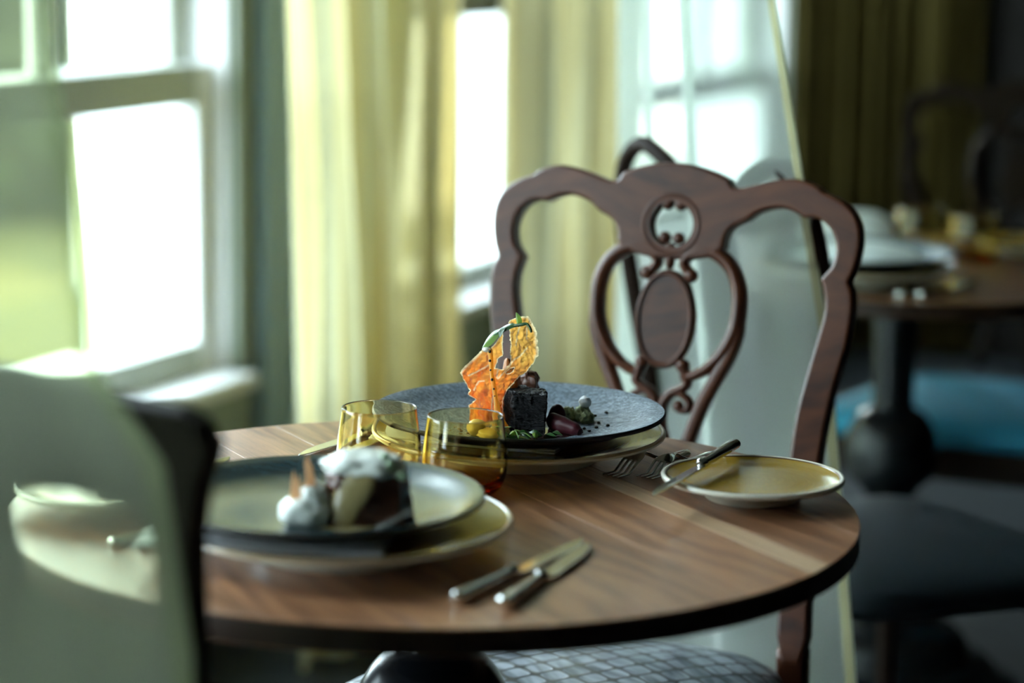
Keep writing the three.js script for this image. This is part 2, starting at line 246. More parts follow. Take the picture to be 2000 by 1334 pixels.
curtain('sheer_curtain', 'thin pale curtain in the left foreground draped over the near chair back', {
  base: (u, y) => { const K = [[0, 0.17], [0.4, 0.178], [0.795, 0.166], [0.911, 0.152], [0.955, 0.143], [1.0, 0.092], [1.24, 0.066], [2.9, -0.06]]; let e = K[0][1]; for (let i = 0; i + 1 < K.length; i++) if (y >= K[i][0]) e = lerp(K[i][1], K[i + 1][1], smooth(K[i][0], K[i + 1][0], y)); const w = smooth(1.25, 2.9, y), c = new THREE.CubicBezierCurve(V2(lerp(-0.26, -1.0, w), lerp(0.8, 0.98, w)), V2(lerp(-0.2, -0.6, w), lerp(0.8, 0.9, w)), V2(lerp(-0.1, -0.3, w), 0.71), V2(e, 0.7)); const p = c.getPoint(u); return [p.x, p.y]; },
  folds: 3.5, amp: (u) => 0.016 * (1 - smooth(0.35, 0.75, u)) + 0.004, mat: nearVoile, hem: 0.02, hemMat: nearVoile, seed: 12 });
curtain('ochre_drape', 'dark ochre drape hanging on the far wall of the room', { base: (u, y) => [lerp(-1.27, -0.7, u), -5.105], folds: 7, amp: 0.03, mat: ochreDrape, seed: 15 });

// ---------------------------------------------------------------- tables
const shadedEdge = phys({ color: C(0.035, 0.016, 0.009), roughness: 0.4, clearcoat: 0.2 });  // table edge colour with the shade on it painted in
const shadedWalnut = [0.34, 0.42, 0.5].map((k) => phys({ map: walnutMap, color: C(k, k * 0.92, k * 0.85), roughness: 0.4, clearcoat: 0.2, clearcoatRoughness: 0.3 }));  // same walnut, darkened to paint in the dimness of the background
function boardsTable(label, [cx, cz], bulbY, seed, timber, streak) {
  const t = thing('round_dining_table', label, 'table', [cx, 0, cz]), R = 0.4, ang = Math.atan2(0.616, 0.788), cuts = [-0.4, -0.3, -0.218, -0.19, -0.1, 0, 0.088, 0.185, 0.285, 0.4], rnd = rngOf(seed);
  // strip n0..n1 across the boards, cut to the disc
  for (let k = 0; k + 1 < cuts.length; k++) {
    const n0 = cuts[k], n1 = cuts[k + 1], pts = [], g0 = 0.0001; const a = Math.max(n0 + (k ? g0 : 0), -R + 1e-4), b = Math.min(n1 - g0, R - 1e-4);
    const N = 40; for (let i = 0; i <= N; i++) { const n = lerp(a, b, i / N); pts.push([Math.sqrt(Math.max(0, R * R - n * n)), n]); } for (let i = N; i >= 0; i--) { const n = lerp(a, b, i / N); pts.push([-Math.sqrt(Math.max(0, R * R - n * n)), n]); }
    const sh = new THREE.Shape(pts.map((p) => V2(p[0], p[1]))); let g = new THREE.ExtrudeGeometry(sh, { depth: 0.0222, bevelEnabled: true, bevelThickness: 0.0004, bevelSize: 0.0004, bevelOffset: -0.0004, bevelSegments: 2, steps: 1 });
    const uv = g.attributes.uv, ou = rnd() * 3, ov = rnd(); for (let i = 0; i < uv.count; i++) uv.setXY(i, uv.getX(i) + ou, uv.getY(i) + ov);
    g.rotateX(Math.PI / 2); g.translate(0, 0.7496, 0); const m = part('board', g, k === 2 ? streak : timber[Math.floor(rnd() * 3)], t); m.rotation.y = -ang;
  }
  part('edge', lathe([[R - 0.004, 0.7262], [R - 0.0004, 0.7268], [R + 0.0007, 0.729], [R + 0.0007, 0.7462], [R + 0.0002, 0.7485]], 160), shadedEdge, t);  // added dark ring, stands in for shade on the table edge
  const prof = smoothProfile([[0.045, 0.72], [0.04, 0.69], [0.034, bulbY + 0.09], [0.036, bulbY + 0.075], [0.055, bulbY + 0.062], [0.074, bulbY + 0.03], [0.08, bulbY], [0.072, bulbY - 0.035], [0.05, bulbY - 0.06], [0.038, bulbY - 0.08], [0.042, bulbY - 0.1]], 60);
  part('pedestal', lathe([[0, 0.722], [0.13, 0.722], [0.13, 0.714], [0.06, 0.706], ...prof, [0.045, 0.3], [0.055, 0.2], [0.06, 0.16], [0, 0.16]], 64), iron, t);
  part('base', lathe([[0, 0.19], [0.05, 0.185], ...smoothProfile([[0.06, 0.17], [0.08, 0.155], [0.1, 0.15], [0.13, 0.135], [0.15, 0.1]], 16), [0.155, 0.095], [0.18, 0.088], [0.2, 0.065], [0.205, 0.06], [0.23, 0.05], [0.245, 0.03], [0.25, 0], [0, 0]], 72), iron, t);
  return t;
}
boardsTable('round walnut dining table in the foreground laid with two plated dishes', [0, 0], 0.535, 5, walnut, sapwood);
boardsTable('round walnut dining table in the dim background at the right', [-0.04, -1.81], 0.44, 9, shadedWalnut, shadedWalnut[2]);

// ---------------------------------------------------------------- carved chairs
const mirror = (pts) => pts.map(([x, y, ...r]) => [-x, y, ...r]);
function carvedChair(label, pos, turn, seatMat) {
  const t = thing('carved_dining_chair', label, 'chair', pos, turn), LEAN = -0.1587, B = 0.5;
  const back = (name, geo, parent = t) => { const m = part(name, geo, mahogany, parent); if (parent === t) { m.position.y = B; m.rotation.x = LEAN; } return m; };
  const O = [[0, 1.0245], [0.02, 1.0235], [0.045, 1.0175], [0.058, 1.0125], [0.066, 1.009], [0.0685, 1.003], [0.073, 0.9995], [0.082, 0.999], [0.098, 1.004], [0.12, 1.0105], [0.14, 1.014], [0.155, 1.013], [0.168, 1.009], [0.175, 1.0055], [0.18, 1.0005], [0.193, 0.9965], [0.208, 0.989], [0.22, 0.9775], [0.2265, 0.9635], [0.2285, 0.947], [0.2265, 0.9265], [0.2225, 0.9115], [0.2185, 0.9035], [0.2185, 0.899], [0.223, 0.891], [0.2255, 0.8785], [0.2255, 0.862], [0.2245, 0.848], [0.222, 0.828], [0.216, 0.801], [0.21, 0.773], [0.206, 0.745], [0.203, 0.718], [0.201, 0.695], [0.2, 0.6], [0.205, 0.46]];
  const I = [[0.17, 0.46], [0.167, 0.6], [0.167, 0.692], [0.169, 0.728], [0.173, 0.761], [0.179, 0.79], [0.185, 0.818], [0.19, 0.84], [0.1945, 0.862], [0.194, 0.881], [0.19, 0.8955], [0.187, 0.902], [0.191, 0.907], [0.199, 0.917], [0.2025, 0.933], [0.2005, 0.9475], [0.194, 0.9605], [0.1825, 0.97], [0.171, 0.973], [0.1615, 0.971], [0.1555, 0.9745], [0.146, 0.979], [0.1325, 0.9815], [0.1175, 0.979], [0.1025, 0.9735], [0.0925, 0.964], [0.088, 0.962], [0.078, 0.9575], [0.0695, 0.95], [0.0655, 0.9385], [0.0655, 0.928], [0.05, 0.919], [0.025, 0.914], [0, 0.913]];
  let half = [...O, ...I]; half = half.map(([x, y]) => [x, y - B]);
  const loop = [...half, ...mirror(half).reverse().slice(1, -1)];
  const soft = []; for (let i = 0; i < loop.length; i++) { const a = loop[i], b = loop[(i + 1) % loop.length]; soft.push([lerp(a[0], b[0], 0.22), lerp(a[1], b[1], 0.22)], [lerp(a[0], b[0], 0.78), lerp(a[1], b[1], 0.78)]); }
  const sh = new THREE.Shape(soft.map((p) => V2(...p))); sh.holes.push(new THREE.Path(Array.from({ length: 40 }, (_, i) => V2(0.031 * Math.cos(-i / 40 * 6.2832), 0.953 - B + 0.0305 * Math.sin(-i / 40 * 6.2832)))));
  const fg = new THREE.ExtrudeGeometry(sh, { depth: 0.017, bevelEnabled: true, bevelThickness: 0.004, bevelSize: 0.004, bevelOffset: -0.003, bevelSegments: 3 }); fg.translate(0, 0, -0.0085); back('back_frame', fg);
  const P = (pts, s) => pts.map(([x, y, a, b]) => [x * s, y - B, 0, a, b]);
  for (const s of [1, -1]) {
    const sc = back('scroll', merge([tube(P([[0.0255, 0.8965, 0.006, 0.011], [0.0165, 0.908, 0.006, 0.012], [0.0245, 0.9195, 0.007, 0.013], [0.043, 0.9255, 0.0085, 0.013], [0.0625, 0.919, 0.009, 0.013], [0.078, 0.904, 0.009, 0.013], [0.087, 0.881, 0.0095, 0.013], [0.0885, 0.858, 0.0095, 0.013], [0.086, 0.8355, 0.0095, 0.013], [0.0775, 0.8145, 0.009, 0.013], [0.062, 0.794, 0.0075, 0.012], [0.0465, 0.782, 0.0065, 0.012], [0.031, 0.777, 0.006, 0.011], [0.0255, 0.787, 0.006, 0.011]], s), 90, { n: 14 }), new THREE.SphereGeometry(0.0085, 20, 14).translate(0.0275 * s, 0.8945 - B, 0.004), new THREE.SphereGeometry(0.0085, 20, 14).translate(0.0255 * s, 0.789 - B, 0.004)]));
    back('splat_leg', tube(P([[0.0915, 0.86, 0.005, 0.01], [0.0885, 0.828, 0.0075, 0.01], [0.079, 0.801, 0.0085, 0.01], [0.066, 0.774, 0.0085, 0.01], [0.054, 0.748, 0.0085, 0.01], [0.0455, 0.722, 0.0085, 0.01], [0.037, 0.69, 0.0085, 0.01], [0.031, 0.65, 0.0085, 0.01], [0.034, 0.58, 0.009, 0.01], [0.05, 0.49, 0.01, 0.01]], s), 60, { n: 14, e: 3 }));
    back('lower_scroll', merge([tube(P([[0.027, 0.778, 0.005, 0.01], [0.032, 0.768, 0.006, 0.01], [0.024, 0.7605, 0.006, 0.01], [0.012, 0.754, 0.0065, 0.01], [0.0045, 0.741, 0.0065, 0.01], [0.0035, 0.72, 0.0065, 0.01], [0.01, 0.7, 0.0065, 0.01], [0.022, 0.68, 0.0065, 0.01], [0.031, 0.655, 0.006, 0.01]], s), 50, { n: 12 }), tube(P([[0.012, 0.756, 0.004, 0.009], [0.026, 0.755, 0.0045, 0.009], [0.0365, 0.7465, 0.0045, 0.009], [0.034, 0.7365, 0.004, 0.009], [0.024, 0.7365, 0.004, 0.009]], s), 30, { n: 10 }), new THREE.SphereGeometry(0.007, 16, 12).translate(0.024 * s, 0.741 - B, 0.003)]));
  }
  const ring = []; for (let i = 0; i < 48; i++) { const a = (i / 48) * 6.2832; ring.push([0.0345 * Math.cos(a), 0.953 - B + 0.034 * Math.sin(a), 0, 0.0055, 0.0145]); }
  const sph = (x, y, r, z = 0.004) => new THREE.SphereGeometry(r, 18, 14).translate(x, y - B, z);
  back('crest_ring', merge([tube(ring, 72, { closed: true, n: 12 }), sph(0.008, 0.977, 0.0075), sph(-0.008, 0.977, 0.0075), sph(0.0085, 0.937, 0.0075), sph(-0.0085, 0.937, 0.0075), sph(0, 0.925, 0.0065, 0.006), lump(0.006, 0.012, 0.008, 0, 1, 0, 2).translate(0, 0.911 - B, 0.004)]));
  const ms = new THREE.Shape(); ms.absellipse(0, 0.8415 - B, 0.032, 0.053, 0, Math.PI * 2); const mg = new THREE.ExtrudeGeometry(ms, { depth: 0.012, bevelEnabled: true, bevelThickness: 0.002, bevelSize: 0.002, bevelOffset: -0.002, bevelSegments: 2, curveSegments: 48 }); mg.translate(0, 0, -0.005);
  const med = back('medallion', mg); const rim = []; for (let i = 0; i < 48; i++) { const a = (i / 48) * 6.2832; rim.push([0.033 * Math.cos(a), 0.8415 - B + 0.0545 * Math.sin(a), 0.002, 0.0042, 0.011]); }
  part('medallion_rim', tube(rim, 80, { closed: true, n: 12 }), mahogany, med);
  // seat, rails and legs
  const pad = []; const NR = 14, NA = 72; const plan = (a, r) => { const c = Math.cos(a), s = Math.sin(a), q = 5, k = 1 / Math.pow(Math.pow(Math.abs(c), q) + Math.pow(Math.abs(s), q), 1 / q); const zz = s * k, xx = c * k; return [xx * r * lerp(0.2, 0.255, (zz + 1) / 2), 0.225 + zz * r * 0.215]; };
  const prof = [[0.0, 0.492], [0.3, 0.491], [0.6, 0.486], [0.8, 0.479], [0.92, 0.47], [0.985, 0.458], [1, 0.445], [1, 0.43], [0.0, 0.43]]; const pp = splinePts(prof.slice(0, 7).map(([a, b]) => [a, b]), NR).map((p) => [p.x, p.y]).concat(prof.slice(7));
  const sg = gridSheet(NA, pp.length - 1, (u, v) => { const [r, y] = pp[Math.round(v * (pp.length - 1))], [x, z] = plan(-u * 6.2832, Math.max(r, 1e-4)); return V(x, y, z); }); const sp = sg.attributes.position, su = sg.attributes.uv; for (let i = 0; i < sp.count; i++) su.setXY(i, sp.getX(i), sp.getZ(i));
  part('seat', sg, seatMat, t);
  part('seat_rail', merge([box(-0.2, 0.2, 0.37, 0.43, -0.012, 0.02, 0.004), box(-0.25, 0.25, 0.37, 0.43, 0.405, 0.435, 0.004), ...[1, -1].map((s) => { const g = box(-0.013, 0.013, 0.37, 0.43, 0, 0.42, 0.004); g.rotateY(s * 0.12); g.translate(s * 0.187, 0, 0.005); return g; })]), mahogany, t);
  for (const s of [1, -1]) {
    part('leg', tube([[0.1865 * s, 0.475, 0.003, 0.018, 0.0135], [0.187 * s, 0.4, 0, 0.018, 0.0135], [0.188 * s, 0.25, -0.005, 0.016, 0.0135], [0.19 * s, 0.1, -0.035, 0.0155, 0.0135], [0.191 * s, 0.0, -0.06, 0.016, 0.0135]], 24, { n: 16, e: 5, side: V(0, 0, 1) }), mahogany, t);
    part('leg', tube([[0.235 * s, 0.43, 0.41, 0.026, 0.026], [0.243 * s, 0.36, 0.42, 0.03, 0.03], [0.238 * s, 0.25, 0.415, 0.019, 0.019], [0.23 * s, 0.12, 0.4, 0.013, 0.013], [0.236 * s, 0.04, 0.415, 0.016, 0.016], [0.243 * s, 0.015, 0.43, 0.027, 0.027], [0.243 * s, 0.0, 0.43, 0.024, 0.024]], 40, { n: 16, side: V(0, 0, 1) }), mahogany, t);
  }
  return t;
}
const chairA = carvedChair('carved mahogany chair with pierced oval splat and scale print seat across the laid table', [-0.003, 0, -0.575], 0, seatFabric);
const shadedWood = phys({ color: C(0.016, 0.008, 0.005), roughness: 0.6, specularIntensity: 0.2 });  // chair wood darkened, shade of the far room put into the colour
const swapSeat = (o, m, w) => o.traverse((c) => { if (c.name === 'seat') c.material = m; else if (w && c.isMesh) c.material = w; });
{
  const t = thing('bentwood_chair', 'slender curved frame chair half hidden behind the thin curtain, behind the carved chair', 'chair', [0.007, 0, -0.943], 2.484), B = 0.46;
  const half = [[0.19, 0.46, 0, 0.014, 0.012], [0.2, 0.62, 0, 0.013, 0.012], [0.222, 0.8, 0, 0.013, 0.012], [0.228, 0.92, 0, 0.012, 0.012], [0.205, 0.985, 0, 0.011, 0.011], [0.155, 1.015, 0, 0.011, 0.011], [0.1, 0.998, 0, 0.011, 0.011], [0.055, 0.965, 0, 0.012, 0.011], [0, 0.95, 0, 0.014, 0.011]].map(([x, y, ...r]) => [x, y - B, ...r]);
  const f = part('back_frame', tube([...half, ...mirror(half).reverse().slice(1)], 140, { n: 14 }), shadedWood, t); f.position.y = B; f.rotation.x = -0.158;
  const sp = new THREE.Shape([[0.035, 0.96], [0.045, 0.85], [0.03, 0.7], [0.05, 0.47], [-0.05, 0.47], [-0.03, 0.7], [-0.045, 0.85], [-0.035, 0.96]].map(([x, y]) => V2(x, y - B))); const g = new THREE.ExtrudeGeometry(sp, { depth: 0.008, bevelEnabled: true, bevelThickness: 0.002, bevelSize: 0.002, bevelSegments: 2 }); g.translate(0, 0, -0.004); const v = part('splat', g, shadedWood, t); v.position.y = B; v.rotation.x = -0.158;
  const st = chairA.children.find((c) => c.name === 'seat'); part('seat', st.geometry, greyFabric, t);
  part('seat_rail', merge([box(-0.2, 0.2, 0.37, 0.43, -0.012, 0.02, 0.004), box(-0.245, 0.245, 0.37, 0.43, 0.4, 0.43, 0.004)]), shadedWood, t);
  for (const q of [1, -1]) { part('leg', tube([[0.19 * q, 0.47, 0, 0.014, 0.013], [0.19 * q, 0.2, -0.01, 0.014, 0.013], [0.19 * q, 0, -0.05, 0.013, 0.013]], 16, { n: 12 }), shadedWood, t); part('leg', tube([[0.225 * q, 0.43, 0.405, 0.02, 0.02], [0.23 * q, 0.25, 0.405, 0.015, 0.015], [0.23 * q, 0, 0.41, 0.013, 0.013]], 16, { n: 12 }), shadedWood, t); }
}
const chairC = dup(chairA, [0.02, 0, -2.37], 0, 'carved mahogany chair with turquoise seat on the far side of the dim background table'); swapSeat(chairC, tealFabric, shadedWood);
const chairE = dup(chairA, [0.62, 0, -2.75], -0.5, 'dark carved chair at the right edge behind the background table'); swapSeat(chairE, greyFabric, shadedWood);
{ // the near chair, seen from behind in the left foreground
  const t = thing('dining_chair', 'dark wooden chair in the left foreground with its back to the viewer', 'chair', [-0.1, 0, 0.585], Math.PI), L = -0.06, B = 0.46;
  const O = [[0, 0.985], [0.06, 0.982], [0.12, 0.975], [0.17, 0.969], [0.205, 0.966], [0.22, 0.96], [0.2315, 0.944], [0.2285, 0.93], [0.2215, 0.915], [0.214, 0.88], [0.212, 0.83], [0.212, 0.77], [0.21, 0.66], [0.21, 0.55], [0.208, 0.44]], I = [[0.17, 0.44], [0.175, 0.6], [0.184, 0.77], [0.186, 0.84], [0.183, 0.875], [0.17, 0.893], [0.12, 0.902], [0.07, 0.9], [0.05, 0.888]];
  const half = [...O, ...I].map(([x, y]) => [x, y - B]), sh = new THREE.Shape([...half, ...mirror(half).reverse().slice(0, -1)].map((p) => V2(...p)));
  const g = new THREE.ExtrudeGeometry(sh, { depth: 0.018, bevelEnabled: true, bevelThickness: 0.004, bevelSize: 0.004, bevelOffset: -0.003, bevelSegments: 3 }); g.translate(0, 0, -0.009); const m = part('back_frame', g, darkWood, t); m.position.y = B; m.rotation.x = L;
  const vs = new THREE.Shape([[0.05, 0.89], [0.06, 0.83], [0.04, 0.76], [0.03, 0.68], [0.045, 0.58], [0.055, 0.47], [-0.055, 0.47], [-0.045, 0.58], [-0.03, 0.68], [-0.04, 0.76], [-0.06, 0.83], [-0.05, 0.89]].map(([x, y]) => V2(x, y - B))); const vg = new THREE.ExtrudeGeometry(vs, { depth: 0.01, bevelEnabled: true, bevelThickness: 0.002, bevelSize: 0.002, bevelSegments: 2 }); vg.translate(0, 0, -0.005); const v = part('splat', vg, darkWood, t); v.position.y = B; v.rotation.x = L;
  part('seat', new RoundedBoxGeometry(0.46, 0.06, 0.4, 4, 0.025).translate(0, 0.455, 0.215), greyFabric, t);
  for (const s of [1, -1]) { part('leg', tube([[0.19 * s, 0.46, 0, 0.018, 0.014], [0.19 * s, 0.2, -0.005, 0.016, 0.014], [0.192 * s, 0, -0.035, 0.015, 0.014]], 16, { n: 14, e: 5 }), darkWood, t); part('leg', tube([[0.2 * s, 0.43, 0.385, 0.022, 0.022], [0.2 * s, 0.2, 0.385, 0.018, 0.018], [0.2 * s, 0, 0.385, 0.014, 0.014]], 10, { n: 14, e: 5 }), darkWood, t); }
}

// ---------------------------------------------------------------- tableware
const TY = 0.75;
function plate(name, label, R, rimH, footR, mats, pos, group) { // glazed plate on a foot ring
  const t = thing(name, label, 'plate', pos, 0, group), k = R / 0.1525;
  const fh = rimH * 0.62, f0 = fh + 0.0025, topP = smoothProfile([[0, f0], [0.06 * k, f0 + 0.0001], [0.1 * k, f0 + 0.0004], [0.122 * k, lerp(f0, rimH, 0.25)], [0.138 * k, lerp(f0, rimH, 0.62)], [R - 0.004, rimH - 0.0005]], 48);
  part('glazed_top', lathe([...topP].reverse(), 128), mats[0], t);
  part('rim', lathe([[R - 0.0044, rimH - 0.0006], [R - 0.003, rimH + 0.0006], [R - 0.001, rimH + 0.0001], [R, rimH - 0.0018]].reverse(), 128), mats[1], t);
  part('rim_line', lathe([[R - 0.0068, rimH - 0.003], [R - 0.0055, rimH - 0.001], [R - 0.0042, rimH - 0.0003]].reverse(), 128), rimBrown, t);
  part('underside', lathe([[0, fh - 0.002], [footR - 0.002, fh - 0.002], ...smoothProfile([[footR + 0.002, fh - 0.0018], [0.118 * k, lerp(fh, rimH, 0.12)], [0.138 * k, lerp(fh, rimH, 0.42)], [R - 0.0008, rimH - 0.0042], [R, rimH - 0.0018]], 30)], 128), mats[2], t);
  part('foot', lathe([[footR - 0.0075, fh], [footR - 0.0065, 0.0006], [footR - 0.0055, 0], [footR - 0.0015, 0], [footR - 0.0005, 0.0008], [footR + 0.0012, fh - 0.004], [footR + 0.004, fh - 0.0012]], 96), mats[2], t);
  return t;
}
function coupe(name, label, R, H, mats, pos, group) { // dark plate without a foot ring, dished to the rim
  const t = thing(name, label, 'plate', pos, 0, group), k = R / 0.152;
  const g = lathe([...smoothProfile([[0, 0.0065], [0.05 * k, 0.0067], [0.085 * k, lerp(0.0065, H, 0.13)], [0.115 * k, lerp(0.0065, H, 0.42)], [0.14 * k, H - 0.0025], [R - 0.0018, H]], 50)].reverse(), 128); const p = g.attributes.position, uv = g.attributes.uv; for (let i = 0; i < p.count; i++) uv.setXY(i, p.getX(i), p.getZ(i));
  part('inside', g, mats[0], t);
  part('underside', lathe([[0, 0.0005], [0.068 * k, 0], [0.074 * k, 0.0008], ...smoothProfile([[0.08 * k, 0.003], [0.115 * k, H * 0.36], [0.14 * k, H - 0.0075], [R - 0.001, H - 0.0044], [R, H - 0.002], [R - 0.0018, H]], 30)], 128), mats[1], t);
  return t;
}
const CH1 = [-0.015, -0.229], CH2 = [-0.004, 0.181];
plate('charger_plate', 'ochre glazed charger with brown rim under the speckled dark plate', 0.1525, 0.0305, 0.083, [ochreGlaze, tanRim, cream], [CH1[0], TY, CH1[1]]);
plate('charger_plate', 'ochre glazed charger under the teal dark plate at the front of the table', 0.1525, 0.0305, 0.083, [ochreGlaze, tanRim, cream], [CH2[0], TY, CH2[1]]);
coupe('dinner_plate', 'speckled charcoal stoneware plate holding the dish with the orange crisp', 0.152, 0.0262, [stoneware, stoneUnder], [CH1[0], TY + 0.0253, CH1[1]]);
coupe('dinner_plate', 'dark teal glazed plate holding the creamy front dish', 0.149, 0.0243, [tealGlaze, stoneUnder], [-0.028, TY + 0.0253, 0.181]);
plate('bread_plate', 'small ochre glazed side plate with a butter knife across it at the right', 0.089, 0.0225, 0.047, [ochreGlaze, cream, cream], [0.2585, TY, -0.1735]);
plate('bread_plate', 'small ochre side plate at the left edge of the table seen through the curtain', 0.089, 0.0225, 0.047, [ochreGlaze, cream, cream], [-0.271, TY, 0.141]);

function foldedCloth(w, d, layers, th, seed) { // napkin folded flat: rounded layers, soft wave
  const gs = []; for (let k = 0; k < layers; k++) { const y0 = k * th; gs.push(gridSheetBox(w - 0.003 * k, d - 0.004 * k, th, y0, seed + k)); } return merge(gs);
}
function gridSheetBox(w, d, th, y0, seed) {
  const g = new RoundedBoxGeometry(w, th, d, 6, th * 0.49); const p = g.attributes.position; for (let i = 0; i < p.count; i++) { const x = p.getX(i), z = p.getZ(i); p.setXYZ(i, x + 0.002 * noise(z * 14, seed), p.getY(i) + y0 + th / 2, z + 0.002 * noise(x * 14, seed + 4)); } g.computeVertexNormals(); return g;
}
const rolled = (w, d, s) => foldedCloth(w, d, 2, 0.0026, s);
solo('napkin', rolled(0.2, 0.085, 1), linen, 'pale folded napkin tucked under the speckled dark plate', 'napkin', [-0.05, TY + 0.0216, -0.195], 0.12);
solo('napkin', rolled(0.215, 0.12, 7), linen, 'pale folded napkin sticking out under the front teal plate', 'napkin', [-0.04, TY + 0.0216, 0.24], 0.3);

const tumblerPts = (s = 1) => { const H = 0.075 * s;
  return [[0, 0.0], [0.026, 0.0], [0.032, 0.0012], ...smoothProfile([[0.0355, 0.005], [0.0395, 0.014], [0.0415, 0.026], [0.0412, 0.042], [0.039, 0.06], [0.0372, H]], 22), [0.0368, H + 0.0006], [0.0358, H + 0.0005], [0.0354, H - 0.0005], ...smoothProfile([[0.0372, 0.06], [0.0392, 0.042], [0.0394, 0.027], [0.037, 0.016], [0.03, 0.0095], [0.018, 0.008], [0, 0.0078]], 24)]; };
const tumblerGeo = lathe(tumblerPts(), 96);
function tumbler(label, pos) { const t = thing('tumbler', label, 'glass', pos); part('glass_body', tumblerGeo, amber, t); return t; }
tumbler('amber glass tumbler at the left of the pair, before the bare table edge', [-0.0915, TY, -0.0625]);
tumbler('amber glass tumbler at the right of the pair, before the orange crisp', [0.0, TY, -0.067]);
tumbler('amber glass tumbler at the right on the background table', [0.056, TY, -1.93]);
tumbler('amber glass tumbler beside the napkin on the background table', [-0.05, TY, -1.98]);

// cutlery lies along +x from the handle end
function knifeParts(t, L, hw = 0.0065, bladeW = 0.0105) {
  const h = L * 0.43;
  part('handle', tube([[0, 0.006, 0, 0.0035, 0.005], [0.004, 0.006, 0, 0.0055, hw + 0.0012], [0.02, 0.006, 0, 0.0058, hw + 0.0008], [h * 0.6, 0.0055, 0, 0.005, hw - 0.001], [h - 0.008, 0.0052, 0, 0.0045, hw - 0.002], [h - 0.004, 0.0052, 0, 0.0062, hw], [h, 0.0052, 0, 0.006, hw - 0.0005], [h + 0.004, 0.005, 0, 0.0038, hw - 0.0025]], 60, { n: 18 }), steel, t);
  const s = new THREE.Shape(); s.moveTo(h, -0.004); s.lineTo(h + 0.004, -0.0055); s.bezierCurveTo(h + 0.03, -0.0065, L - 0.03, -0.0065, L, -0.001); s.bezierCurveTo(L - 0.004, 0.006, L - 0.03, bladeW, L - 0.05, bladeW); s.lineTo(h + 0.012, bladeW - 0.0015); s.quadraticCurveTo(h + 0.004, bladeW - 0.002, h, 0.004);
  const g = new THREE.ExtrudeGeometry(s, { depth: 0.0012, bevelEnabled: true, bevelThickness: 0.0006, bevelSize: 0.0012, bevelOffset: -0.001, bevelSegments: 2, curveSegments: 16 }); g.rotateX(Math.PI / 2); g.translate(0, 0.0038, 0); part('blade', g, steel, t);
}
function lay(name, label, cat, a, b, build, roll = 0, group) { // from handle end a to tip b, [x,y,z]
  const A = V(...a), d = V(...b).sub(A), t = thing(name, label, cat, a, 0, group); t.quaternion.setFromEuler(new THREE.Euler(0, Math.atan2(-d.z, d.x), 0)); t.quaternion.multiply(new THREE.Quaternion().setFromEuler(new THREE.Euler(0, 0, Math.atan2(d.y, Math.hypot(d.x, d.z))))); if (roll) t.quaternion.multiply(new THREE.Quaternion().setFromAxisAngle(V(1, 0, 0), roll)); build(t, d.length()); return t;
}
const knife = (t, L) => knifeParts(t, L);
function fork(t, L) { // lies tines down: the neck arches off the cloth
  const y = (u) => 0.0045 + 0.014 * Math.exp(-Math.pow((u - 0.62) / 0.2, 2)) - 0.003 * u;
  const st = []; for (let i = 0; i <= 50; i++) { const u = i / 50 * 0.74; const w = u < 0.04 ? 0.0035 + 0.004 * Math.sqrt(u / 0.04) : u < 0.14 ? 0.0075 : u < 0.55 ? lerp(0.0075, 0.0028, smooth(0.14, 0.42, u)) : lerp(0.0028, 0.0112, smooth(0.55, 0.72, u)); const th = u < 0.5 ? lerp(0.004, 0.002, smooth(0.05, 0.5, u)) : lerp(0.002, 0.0011, smooth(0.55, 0.7, u)); st.push({ p: V(u * L, y(u), 0), a: th, b: w }); }
  part('handle', sweep(st, { n: 16, side: V(0, 0, 1) }), steel, t);
  for (let k = 0; k < 4; k++) { const z = (k - 1.5) * 0.0063; const s2 = []; for (let i = 0; i <= 14; i++) { const u = lerp(0.725, 1, i / 14); s2.push({ p: V(u * L, Math.max(0.0012, y(u) - 0.009 * smooth(0.72, 1, u)), z), a: 0.001, b: lerp(0.0019, 0.0009, i / 14) }); } part('tine', sweep(s2, { n: 8, side: V(0, 0, 1) }), steel, t); }
}
lay('table_knife', 'steel table knife on the bare front of the table, nearer the front plate', 'knife', [0.162, TY, 0.293], [0.178, TY, 0.06], knife);
lay('table_knife', 'steel table knife on the bare front of the table, the outer one of the two', 'knife', [0.203, TY, 0.289], [0.187, TY, 0.072], (t, L) => knifeParts(t, L, 0.007, 0.012));
lay('table_knife', 'steel knife left of the amber glasses, farther one, tip pointing to the bare table edge', 'knife', [-0.196, TY, -0.318], [-0.21, TY, -0.113], knife);
lay('table_knife', 'steel knife behind the left amber glass, close to the charger', 'knife', [-0.165, TY, -0.315], [-0.176, TY, -0.106], knife);
lay('fork', 'small steel fork with tines down, nearest the speckled plate', 'fork', [0.142, TY, -0.31], [0.104, TY, -0.189], fork);
lay('fork', 'small steel fork with tines down, next to the side plate', 'fork', [0.168, TY, -0.315], [0.137, TY, -0.198], fork);
lay('butter_knife', 'small steel butter knife resting across the rim of the right side plate', 'knife', [0.2135, TY + 0.027, -0.255], [0.206, TY + 0.0215, -0.04], (t, L) => knifeParts(t, L, 0.006, 0.009), 0.2);
lay('fork', 'small fork at the left of the front plate seen through the foreground curtain', 'fork', [-0.161, TY, 0.262], [-0.123, TY, 0.141], fork);
lay('fork', 'small fork beside the left side plate seen through the foreground curtain', 'fork', [-0.187, TY, 0.267], [-0.156, TY, 0.15], fork);
lay('butter_knife', 'small butter knife resting on the left side plate behind the foreground curtain', 'knife', [-0.2275, TY + 0.025, 0.22], [-0.222, TY + 0.0215, 0.004], (t, L) => knifeParts(t, L, 0.006, 0.009), 0.2);

